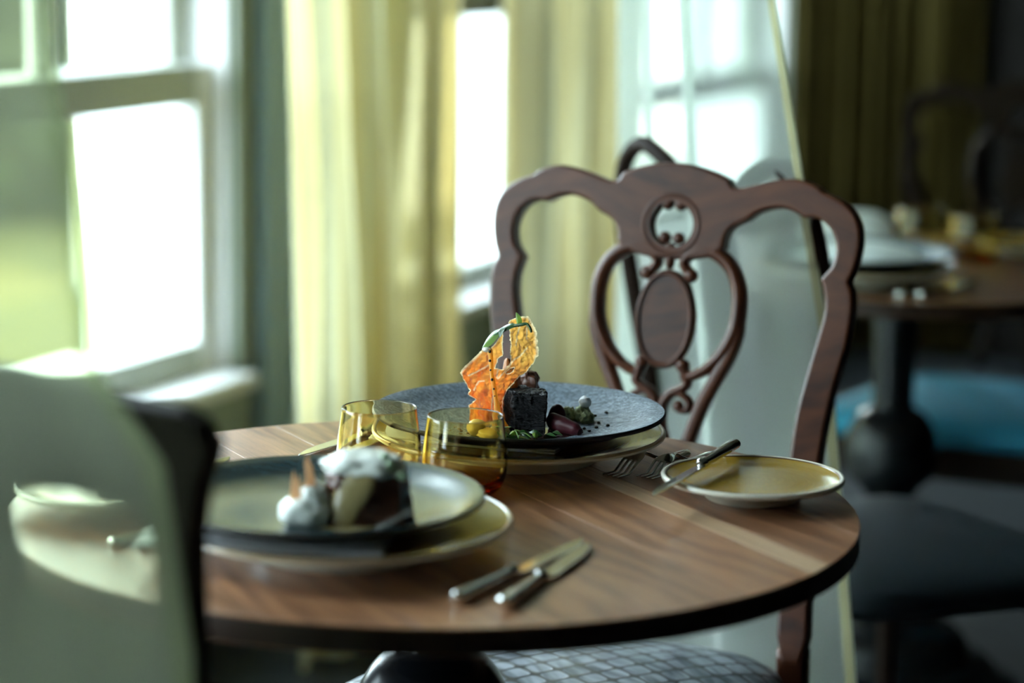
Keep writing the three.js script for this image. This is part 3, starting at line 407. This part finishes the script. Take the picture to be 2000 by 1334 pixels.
// the background table
plate('charger_plate', 'ochre charger on the near side of the dim background table', 0.1525, 0.0305, 0.083, [ochreGlaze, tanRim, cream], [-0.05, TY, -1.6]);
coupe('dinner_plate', 'dark plate under a white napkin on the background table', 0.15, 0.03, [stoneware, stoneUnder], [-0.05, TY + 0.0216, -1.6]);
plate('bread_plate', 'small side plate with bright glints at the far right of the background table', 0.089, 0.0225, 0.047, [ochreGlaze, cream, cream], [0.12, TY, -2.06]);
const puff = (w, h, d, seed) => lump(w, h, d, 0.12, 1.4, seed, 4, -0.35);
solo('napkin', puff(0.1, 0.026, 0.075, 3).translate(0, 0.01, 0), linen, 'white napkin lying on the dark plate of the background table', 'napkin', [-0.045, TY + 0.0295, -1.585], 0.2);
solo('napkin', puff(0.085, 0.05, 0.06, 6).translate(0, 0.018, 0), linen, 'white puffed napkin standing at the far left of the background table', 'napkin', [-0.175, TY, -1.985], 0.1);
lay('table_knife', 'steel knife at the near edge of the background table, inner one', 'knife', [0.055, TY, -1.46], [0.09, TY, -1.68], knife);
lay('table_knife', 'steel knife at the near edge of the background table, outer one', 'knife', [0.083, TY, -1.474], [0.118, TY, -1.69], knife);

// ---------------------------------------------------------------- food on the speckled plate
const firstFood = scene.children.length;
const PY = TY + 0.0253 + 0.0067; // surface of the plate's floor
// block with rounded edges over a plan outline [[x,z]...], roughened by noise
function block(poly, y0, y1, { r = 0.003, amp = 0.001, freq = 90, grow = 0, seed = 0, N = 120, M = 36, cap = 0 } = {}) {
  const c = poly.reduce((a, p) => [a[0] + p[0] / poly.length, a[1] + p[1] / poly.length], [0, 0]); const P = [], L = poly.map((p, i) => Math.hypot(p[0] - poly[(i + 1) % poly.length][0], p[1] - poly[(i + 1) % poly.length][1])), tot = L.reduce((a, b) => a + b, 0);
  for (let k = 0; k < N; k++) { let s = (k / N) * tot, i = 0; while (s > L[i]) { s -= L[i]; i++; } const a = poly[i], b = poly[(i + 1) % poly.length]; P.push([lerp(a[0], b[0], s / L[i]), lerp(a[1], b[1], s / L[i])]); }
  for (let it = 0; it < 2; it++) { const Q = P.map((p, i) => { const a = P[(i - 1 + N) % N], b = P[(i + 1) % N]; return [(a[0] + 2 * p[0] + b[0]) / 4, (a[1] + 2 * p[1] + b[1]) / 4]; }); for (let i = 0; i < N; i++) P[i] = Q[i]; }
  const rows = []; for (let j = 0; j <= 8; j++) rows.push([j / 8 * (1), y0, 'b']); for (let j = 1; j < M; j++) rows.push([1, lerp(y0, y1, j / M), 's']); for (let j = 8; j >= 0; j--) rows.push([j / 8, y1, 't']);
  const g = gridSheet(N, rows.length - 1, (u, v) => {
    const row = rows[Math.round(v * (rows.length - 1))], p = P[Math.round(u * N) % N]; let [k, y] = row; const h = (y - y0) / (y1 - y0), D = Math.hypot(p[0] - c[0], p[1] - c[1]); const e = Math.min(y - y0 + r * 0.3, y1 - y); let ins = e < r ? r - Math.sqrt(Math.max(0, r * r - (r - e) * (r - e))) : 0; if (row[2] !== 's') ins = r;
    const q = k * (1 + grow * h) * Math.max(0, D - ins) / D; let x = c[0] + (p[0] - c[0]) * q, z = c[1] + (p[1] - c[1]) * q; if (row[2] === 't') y += cap * (1 - k * k);
    const n = fbm(x * freq + seed, y * freq, z * freq, 3) * amp; const nx = (p[0] - c[0]) / D, nz = (p[1] - c[1]) / D; return V(x + nx * n * k, y + (row[2] === 't' ? n : 0), z + nz * n * k);
  }); return g;
}
const charBump = tex(256, 256, (u, v) => { const n = 0.5 + 0.6 * tfbm(u, v, 14, 20, 5); return [n, n, n]; }, false); charBump.repeat.set(3, 1.5);
const charred = phys({ color: C(0.003, 0.0034, 0.0045), roughness: 0.42, bumpMap: charBump, bumpScale: 0.003, specularIntensity: 0.3 });
solo('charred_pork', block([[-0.035, -0.239], [-0.0195, -0.2285], [0.0155, -0.2255], [0.001, -0.257], [-0.043, -0.263]], PY - 0.0005, PY + 0.0405, { r: 0.0025, amp: 0.0022, freq: 95, grow: 0.1, seed: 3, N: 220, M: 60 }), charred, 'black charred cube of meat in the middle of the speckled plate', 'meat');
solo('glazed_meat', block([[-0.052, -0.27], [-0.011, -0.266], [-0.017, -0.29], [-0.05, -0.294]], PY - 0.0005, PY + 0.0495, { r: 0.005, amp: 0.004, freq: 75, grow: -0.18, seed: 9, cap: 0.004, N: 160, M: 44 }), phys({ color: C(0.1, 0.03, 0.012), roughness: 0.45, clearcoat: 0.2, clearcoatRoughness: 0.3 }), 'brown glazed chunk of meat behind the black cube', 'meat');
const goldMat = phys({ color: C(0.42, 0.17, 0.035), roughness: 0.45, clearcoat: 0.3 });
solo('roast_mushroom', lump(0.011, 0.034, 0.01, 0.3, 1.8, 4, 5).translate(0, 0.03, 0), goldMat, 'golden roast mushroom standing between crisp and black cube', 'mushroom', [-0.037, PY, -0.252]);
solo('roast_mushroom', lump(0.01, 0.022, 0.012, 0.3, 1.8, 7, 5).translate(0, 0.019, 0), goldMat, 'small golden roast mushroom left of the brown chunk', 'mushroom', [-0.053, PY, -0.248]);
{ // crisp: a thin translucent sheet cut to its outline, with cream edge and pale veins
  const out = [[-0.015, 0.888], [-0.015, 0.896], [-0.011, 0.9], [-0.006, 0.902], [-0.001, 0.904], [0.008, 0.905], [0.011, 0.901], [0.015, 0.893], [0.016, 0.884], [0.0165, 0.872], [0.015, 0.863], [0.012, 0.86], [0.01, 0.856], [0.006, 0.85], [0.002, 0.844], [-0.004, 0.84], [-0.008, 0.834], [-0.014, 0.827], [-0.017, 0.818], [-0.018, 0.805], [-0.022, 0.79], [-0.033, 0.785], [-0.044, 0.785], [-0.053, 0.785], [-0.061, 0.788], [-0.06, 0.796], [-0.06, 0.805], [-0.05, 0.813], [-0.06, 0.817], [-0.056, 0.822], [-0.057, 0.824], [-0.061, 0.83], [-0.064, 0.835], [-0.067, 0.84], [-0.064, 0.845], [-0.056, 0.854], [-0.047, 0.864], [-0.038, 0.866], [-0.032, 0.872], [-0.025, 0.883], [-0.023, 0.886], [-0.0235, 0.88], [-0.024, 0.86], [-0.029, 0.856], [-0.03, 0.847], [-0.022, 0.846], [-0.018, 0.85], [-0.015, 0.854], [-0.016, 0.86], [-0.017, 0.861], [-0.016, 0.87]];
  const hole = [[-0.0185, 0.843], [-0.015, 0.847], [-0.011, 0.8485], [-0.0115, 0.845], [-0.015, 0.8425]];
  const veins = [[[0.004, 0.871], [-0.005, 0.861], [-0.011, 0.857], [-0.019, 0.846], [-0.025, 0.837]], [[-0.038, 0.849], [-0.051, 0.841], [-0.057, 0.838]], [[-0.039, 0.834], [-0.045, 0.833], [-0.051, 0.823]], [[-0.003, 0.893], [-0.007, 0.88], [-0.01, 0.872]], [[-0.024, 0.857], [-0.027, 0.845], [-0.026, 0.838]], [[0.006, 0.895], [0.004, 0.88]], [[-0.028, 0.82], [-0.033, 0.8]]];
  const inside = (P, x, y) => { let c = false; for (let i = 0, j = P.length - 1; i < P.length; j = i++) if (P[i][1] > y !== P[j][1] > y && x < ((P[j][0] - P[i][0]) * (y - P[i][1])) / (P[j][1] - P[i][1]) + P[i][0]) c = !c; return c; };
  const dseg = (x, y, a, b) => { const dx = b[0] - a[0], dy = b[1] - a[1], t = clamp(((x - a[0]) * dx + (y - a[1]) * dy) / (dx * dx + dy * dy)); return Math.hypot(x - a[0] - t * dx, y - a[1] - t * dy); };
  const dloop = (P, x, y, open) => { let d = 1; for (let i = 0; i < P.length - (open ? 1 : 0); i++) d = Math.min(d, dseg(x, y, P[i], P[(i + 1) % P.length])); return d; };
  const S = 0.00045, x0 = -0.07, y0 = 0.783, nx = Math.ceil(0.09 / S), ny = Math.ceil(0.125 / S), id = new Map(), pos = [], uv = [], col = [], idx = [];
  const vert = (i, j) => { const k = j * 4096 + i; if (!id.has(k)) { const x = x0 + i * S, y = y0 + j * S; id.set(k, pos.length / 3);
    const z = 0.006 * Math.sin((y - 0.78) * 62 + x * 30) + 0.0035 * fbm(x * 60, y * 60, 2, 3) + 0.0012 * fbm(x * 240, y * 240, 3, 2) - 0.35 * Math.max(0, x + 0.02) * 0.4; pos.push(x - 0.0142, y - 0.0034, z); uv.push(x * 10, y * 10);
    const d = Math.min(dloop(out, x, y), dloop(hole, x, y)); let v = 1; for (const l of veins) v = Math.min(v, dloop(l, x, y, true)); const side = smooth(-0.01, 0.014, x) * smooth(0.855, 0.865, y) + smooth(-0.03, -0.055, x) * smooth(0.835, 0.845, y) * 0.8; const fat = Math.max(1 - smooth(0.0004, 0.0012 + 0.0035 * side + 0.0006 * noise(x * 500, y * 500), d), 0.7 * (1 - smooth(0.0002, 0.0014 + 0.0009 * noise(x * 400, y * 400), v)));
    const red = smooth(0.87, 0.81, y + 0.5 * x) * (0.75 + 0.4 * fbm(x * 90, y * 90, 5, 3)), meat = mix3([1.0, 0.52, 0.1], [1.0, 0.2, 0.018], clamp(red + 0.25 * fbm(x * 150, y * 60, 9, 3))); col.push(...mix3(meat, [1.0, 0.82, 0.5], clamp(fat))); } return id.get(k); };
  for (let j = 0; j < ny; j++) for (let i = 0; i < nx; i++) { const x = x0 + (i + 0.5) * S, y = y0 + (j + 0.5) * S; const w = 0.0006; const xx = x + w * noise(x * 420, y * 420, 1), yy = y + w * noise(x * 420, y * 420, 6); if (!inside(out, xx, yy) || inside(hole, xx, yy)) continue; const a = vert(i, j), b = vert(i + 1, j), c = vert(i + 1, j + 1), d = vert(i, j + 1); idx.push(a, b, c, a, c, d); }
  const g = new THREE.BufferGeometry(); g.setAttribute('position', new THREE.Float32BufferAttribute(pos, 3)); g.setAttribute('uv', new THREE.Float32BufferAttribute(uv, 2)); g.setAttribute('color', new THREE.Float32BufferAttribute(col, 3)); g.setIndex(idx); g.computeVertexNormals();
  solo('ham_crisp', g, phys({ vertexColors: true, transmission: 0.93, thickness: 0, roughness: 1, side: THREE.DoubleSide, specularIntensity: 0.4 }), 'tall translucent orange crisp standing upright on the speckled plate', 'crisp', [0, 0, -0.232]);
}
// leaf along a spine [x,y,z], half width w(t), folded along the midrib
function leafGeo(spine, width, { side = V(0, 0, 1), fold = 0.3, n = 24, tip = 1 } = {}) {
  const c = new THREE.CatmullRomCurve3(spine.map((p) => V(...p)), false, 'centripetal');
  return gridSheet(8, n, (u, v) => { const p = c.getPoint(v), t = c.getTangent(v), s = side.clone().addScaledVector(t, -side.dot(t)).normalize(), nn = t.clone().cross(s), k = (u - 0.5) * 2, w = width * Math.pow(Math.sin(Math.PI * clamp(0.04 + 0.96 * v * tip)), 0.8); return p.addScaledVector(s, k * w).addScaledVector(nn, Math.abs(k) * w * fold); });
}
const sproutMat = phys({ color: C(0.17, 0.34, 0.03), roughness: 0.4, transmission: 0.4, thickness: 0, side: THREE.DoubleSide }), darkLeafMat = phys({ color: C(0.025, 0.1, 0.02), roughness: 0.35, transmission: 0.2, thickness: 0, side: THREE.DoubleSide, clearcoat: 0.4 });
{
  const D = (x, y, z = 0) => [x - 0.0142, y - 0.0034, z - 0.228], t = thing('pea_shoot', 'green pea shoot draped over the top of the orange crisp', 'herb');
  part('stem', tube([[...D(-0.03, 0.879, 0.004), 0.0012], [...D(-0.018, 0.889, 0.005), 0.0013], [...D(-0.006, 0.8945, 0.006), 0.0017], [...D(0.004, 0.897, 0.006), 0.0018], [...D(0.01, 0.898, 0.006), 0.0013], [...D(0.0145, 0.8925, 0.007), 0.0014], [...D(0.015, 0.89, 0.007), 0.0012]], 40, { n: 10 }), darkLeafMat, t);
  part('leaf', leafGeo([D(-0.041, 0.868, 0.004), D(-0.035, 0.876, 0.006), D(-0.026, 0.885, 0.007), D(-0.016, 0.8915, 0.006)], 0.0055, { side: V(0.5, -0.75, 0.5), fold: 0.5 }), sproutMat, t);
  part('leaf', leafGeo([D(-0.027, 0.884, 0.007), D(-0.018, 0.8905, 0.008), D(-0.008, 0.8955, 0.008), D(0.002, 0.8965, 0.007)], 0.0034, { side: V(0.2, -0.8, 0.5), fold: 0.6 }), darkLeafMat, t);
  part('leaf', leafGeo([D(0, 0.894, 0.006), D(-0.0005, 0.901, 0.007), D(-0.0022, 0.9095, 0.007)], 0.0045, { side: V(0.9, 0, 0.4), fold: 0.5 }), sproutMat, t);
  part('leaf', leafGeo([D(-0.0135, 0.893, 0.007), D(-0.0165, 0.888, 0.009), D(-0.0185, 0.8825, 0.01)], 0.0036, { side: V(0.9, 0.2, 0.4), fold: 0.4 }), darkLeafMat, t);
  part('flower_cup', lump(0.0052, 0.0028, 0.0045, 0.1, 2, 1, 4).translate(...D(-0.035, 0.8675, 0.005)), cream, t);
  const s = thing('spotted_stalk', 'slender amber stalk with black dots in front of the orange crisp', 'garnish'); const path = [[-0.0315, 0.868, 0.006, 0.0029, 0.0022], [-0.0285, 0.858, 0.009, 0.0025, 0.002], [-0.0268, 0.845, 0.011, 0.0019, 0.0017], [-0.0245, 0.834, 0.011, 0.0025, 0.0019], [-0.022, 0.818, 0.01, 0.0024, 0.002], [-0.0195, 0.8, 0.008, 0.004, 0.003], [-0.0145, 0.786, 0.004, 0.0055, 0.004]].map(([x, y, z, a, b]) => [...D(x, y, z), a, b]);
  part('stem', tube(path, 60, { n: 14 }), phys({ color: C(1, 0.58, 0.08), roughness: 1, transmission: 0.65, thickness: 0 }), s);
  const dotMat = std({ color: C(0.01, 0.008, 0.006), roughness: 0.4 });
  for (const [x, y, z, r] of [[-0.0302, 0.8665, 0.0086, 0.0015], [-0.0288, 0.8575, 0.0112, 0.0014], [-0.0272, 0.8482, 0.0128, 0.001], [-0.0252, 0.8385, 0.013, 0.0015], [-0.0232, 0.829, 0.0128, 0.001], [-0.0224, 0.8215, 0.0122, 0.0007]]) part('dot', new THREE.SphereGeometry(r, 14, 10).translate(...D(x, y, z)), dotMat, s);
}
const onionMat = phys({ color: C(0.055, 0.008, 0.014), roughness: 0.4, specularIntensity: 0.5 });
solo('onion_petal', tube([[0.0, 0.011, 0, 0.002, 0.003], [0.007, 0.011, 0.002, 0.0085, 0.007], [0.02, 0.0085, 0.006, 0.009, 0.008], [0.036, 0.0065, 0.011, 0.0068, 0.006], [0.043, 0.0045, 0.013, 0.004, 0.004]], 40, { n: 24, side: V(0, 0, 1) }), onionMat, 'purple roasted onion petal right of the black cube', 'onion', [0.01, PY, -0.243]);
solo('onion_petal', lump(0.009, 0.013, 0.009, 0.1, 1.5, 3, 4).translate(0, 0.01, 0), onionMat, 'small rounded onion piece tucked behind the purple petal', 'onion', [0.012, PY, -0.266]);
const floretMat = std({ color: C(0.34, 0.38, 0.2), roughness: 0.75 });
[[0.012, -0.296, 0.008, 2, 'pale green cauliflower floret next to the onion pieces'], [0.026, -0.3, 0.009, 5, 'pale green cauliflower floret under the white foam'], [0.036, -0.29, 0.007, 8, 'smallest pale green floret, furthest right on the speckled plate']].forEach(([x, z, r, s, l]) => solo('floret', lump(r, r * 1.05, r, 0.45, 3.2, s, 5).translate(0, r * 0.8, 0), floretMat, l, 'vegetable', [x, PY, z]));
solo('foam', lump(0.0065, 0.006, 0.006, 0.2, 2, 4, 4).translate(0.0, 0.021, 0), std({ color: C(0.75, 0.76, 0.76), roughness: 0.6 }), 'small white foam blob on top of the florets', 'foam', [0.029, PY, -0.3]);
const pureeMat = phys({ color: C(0.78, 0.55, 0.13), roughness: 0.35, clearcoat: 0.2 });
solo('squash_puree', mergeGeometries([lump(0.011, 0.009, 0.0105, 0.1, 1.2, 5, 5).translate(-0.004, 0.009, 0.004), lump(0.015, 0.006, 0.011, 0.15, 1.6, 6, 5).translate(0.012, 0.004, 0.006)]), pureeMat, 'yellow dollop of squash puree seen through the right amber glass', 'puree', [-0.035, PY, -0.185]);
{ // dressed leaves under the cube
  const rnd = rngOf(21), W = [[-0.012, -0.196], [-0.004, -0.192], [0.004, -0.19], [0.012, -0.195], [0.018, -0.198], [0.023, -0.206], [0.027, -0.214], [0.0, -0.2], [0.01, -0.205], [-0.016, -0.2], [0.006, -0.196], [0.016, -0.204], [0.021, -0.212], [-0.008, -0.19], [0.0, -0.186], [0.014, -0.19]];
  const t = thing('wilted_greens', 'dark wilted green leaves in front of the black cube', 'leaves');
  W.forEach(([x, z], i) => { const a = rnd() * 6.28, L = 0.014 + 0.011 * rnd(), h = 0.004 + 0.006 * rnd(); part('leaf', leafGeo([[x, PY + 0.001, z], [x + Math.cos(a) * L * 0.5, PY + h, z + Math.sin(a) * L * 0.4], [x + Math.cos(a) * L, PY + 0.002 + h * 0.4, z + Math.sin(a) * L * 0.8]], 0.0035 + 0.002 * rnd(), { side: V(-Math.sin(a), 0.3, Math.cos(a)), fold: 0.6 }), i % 3 === 1 ? sproutMat : darkLeafMat, t); });
  for (const [a, b] of [[[-0.022, 0.004, -0.192], [-0.006, 0.012, -0.189]], [[0.0, 0.01, -0.186], [0.008, 0.001, -0.178]], [[0.004, 0.006, -0.19], [0.018, 0.004, -0.186]]]) part('stem', tube([[a[0], PY + a[1], a[2], 0.0006], [(a[0] + b[0]) / 2, PY + (a[1] + b[1]) / 2 + 0.002, (a[2] + b[2]) / 2, 0.0007], [b[0], PY + b[1], b[2], 0.0004]], 14, { n: 8 }), sproutMat, t);
  solo('potato_slice', lump(0.009, 0.006, 0.008, 0.15, 1.6, 3, 4).translate(0, 0.004, 0), phys({ color: C(0.5, 0.4, 0.2), roughness: 0.4 }), 'pale potato piece between the puree and the wilted greens', 'vegetable', [-0.018, PY, -0.193]);
  const sauce = solo('sauce_pool', lump(0.04, 0.0022, 0.03, 0.3, 1.4, 8, 5, -0.4), phys({ color: C(0.015, 0.006, 0.004), roughness: 0.12, clearcoat: 0.6 }), 'dark glossy sauce under the meat on the speckled plate', 'sauce', [0.008, PY + 0.0004, -0.222]);
  const seedGeo = lump(0.0028, 0.001, 0.0017, 0.2, 2, 2, 2), seedMat = phys({ color: C(0.2, 0.14, 0.05), roughness: 0.5 }), r2 = rngOf(4);
  [[-0.063, -0.172], [-0.061, -0.187], [-0.051, -0.184], [-0.074, -0.198], [-0.047, -0.168], [-0.057, -0.205], [-0.072, -0.182], [-0.056, -0.176], [-0.066, -0.192], [-0.053, -0.194]].forEach(([x, z]) => { const m = solo('toasted_seed', seedGeo, seedMat, 'toasted brown seed scattered left of the yellow puree', 'seed', [x, PY + 0.0012, z], r2() * 6.28, 'toasted seeds beside the puree'); m.rotation.z = (r2() - 0.5) * 0.5; });
  const crumbGeo = lump(0.002, 0.0013, 0.0018, 0.3, 2, 6, 2), crumbMat = std({ color: C(0.03, 0.025, 0.015), roughness: 0.7 });
  [[0.016, -0.33], [0.034, -0.316], [0.049, -0.289], [0.043, -0.325], [0.055, -0.268], [0.045, -0.26], [0.055, -0.249], [0.065, -0.275], [0.05, -0.24]].forEach(([x, z], i) => { const rr = Math.hypot(x + 0.0221, z + 0.2448), lift = rr < 0.085 ? lerp(0.0003, 0.0024, clamp((rr - 0.05) / 0.035)) : lerp(0.0024, 0.0083, (rr - 0.085) / 0.03); solo('pepper_crumb', crumbGeo, crumbMat, 'dark crumb scattered on the right of the speckled plate', 'crumb', [x, PY + lift + 0.0008, z], i, 'dark crumbs on the speckled plate'); });
}

for (const o of scene.children.slice(firstFood)) { o.position.x += 0.0071; o.position.z += 0.0158; } // centred on the plate

// ---------------------------------------------------------------- food on the teal plate
{
  const first = scene.children.length, Y0 = PY, whiteCream = phys({ color: C(0.76, 0.8, 0.73), roughness: 0.3, clearcoat: 0.3 });
  solo('sauce_pool', lump(0.056, 0.003, 0.034, 0.2, 1.5, 12, 5, -0.4), phys({ color: C(0.5, 0.42, 0.2), roughness: 0.2, clearcoat: 0.5 }), 'cream coloured sauce pooled round the cake on the teal plate', 'sauce', [0.018, Y0, 0.196]);
  const cake = thing('glazed_cake', 'brown glazed cake topped with pale sauce on the teal plate', 'cake');
  part('cake_body', block([[-0.008, 0.208], [0.01, 0.216], [0.036, 0.208], [0.06, 0.186], [0.058, 0.158], [0.02, 0.15], [-0.006, 0.172]], Y0, Y0 + 0.05, { r: 0.008, amp: 0.003, freq: 60, grow: -0.12, seed: 2 }), phys({ color: C(0.1, 0.03, 0.012), roughness: 0.35, clearcoat: 0.4 }), cake);
  part('sauce_cap', lump(0.036, 0.013, 0.031, 0.22, 1.7, 5, 5).translate(0.021, Y0 + 0.05, 0.182), whiteCream, cake);
  part('sauce_drip', tube([[0.024, Y0 + 0.052, 0.2, 0.02, 0.005], [0.024, Y0 + 0.038, 0.208, 0.019, 0.004], [0.018, Y0 + 0.02, 0.212, 0.014, 0.0035], [0.012, Y0 + 0.004, 0.213, 0.012, 0.003]], 30, { n: 18 }), phys({ color: C(0.3, 0.24, 0.1), roughness: 0.25, clearcoat: 0.4 }), cake);
  solo('cream_quenelle', mergeGeometries([lump(0.024, 0.015, 0.02, 0.14, 1.5, 9, 5, -0.75).translate(-0.002, 0.011, 0), lump(0.014, 0.017, 0.012, 0.16, 1.5, 4, 5).translate(0.004, 0.022, -0.004)]), whiteCream, 'white cream dollop left of the cake on the teal plate', 'cream', [-0.016, Y0, 0.217]);
  const tm = phys({ color: C(0.85, 0.52, 0.25), roughness: 0.6, transmission: 0.35, thickness: 0, side: THREE.DoubleSide }); const tu = thing('tuile', 'thin amber tuile spikes stuck into the white cream', 'biscuit', [0, 0, 0]);
  const spike = (pts, z, tilt) => { const g = new THREE.ExtrudeGeometry(new THREE.Shape(pts.map((p) => V2(...p))), { depth: 0.0008, bevelEnabled: true, bevelThickness: 0.0003, bevelSize: 0.0004, bevelSegments: 1 }); g.rotateY(tilt); g.translate(0, 0, z); part('spike', g, tm, tu); };
  spike([[-0.024, Y0 + 0.02], [-0.006, Y0 + 0.02], [-0.0085, Y0 + 0.04], [-0.0105, Y0 + 0.048], [-0.0115, Y0 + 0.057], [-0.013, Y0 + 0.052], [-0.0155, Y0 + 0.063], [-0.018, Y0 + 0.055], [-0.0165, Y0 + 0.042], [-0.019, Y0 + 0.034]], 0.217, 0.02);
  spike([[-0.031, Y0 + 0.016], [-0.019, Y0 + 0.016], [-0.0205, Y0 + 0.034], [-0.022, Y0 + 0.044], [-0.0245, Y0 + 0.037], [-0.027, Y0 + 0.048], [-0.029, Y0 + 0.035]], 0.222, -0.02);
  const beadMat = phys({ color: C(0.36, 0.5, 0.3), roughness: 0.3 });
  [[0.045, 0.0605, 0.19, 'pale green sprout bead on top of the cake'], [0.052, 0.0555, 0.194, 'pale green sprout bead at the right shoulder of the cake'], [0.0625, 0.047, 0.192, 'pale green sprout bead lowest on the right of the cake']].forEach(([x, h, z, l]) => solo('sprout_bead', lump(0.0048, 0.0045, 0.0048, 0.2, 2, 3, 3), beadMat, l, 'sprout', [x, Y0 + h, z]));
  const shard = new RoundedBoxGeometry(0.034, 0.0016, 0.018, 2, 0.0007); shard.rotateZ(0.42); shard.rotateY(0.7);
  solo('sugar_shard', shard, phys({ color: C(0.95, 0.95, 0.9), transmission: 0.8, thickness: 0, roughness: 0.1 }), 'clear sugar shard leaning at the right foot of the cake', 'garnish', [0.056, Y0 + 0.009, 0.198]);
  for (const o of scene.children.slice(first)) { o.position.x += 0.005; o.position.z += 0.0117; }
}
renderer.render(scene, camera);
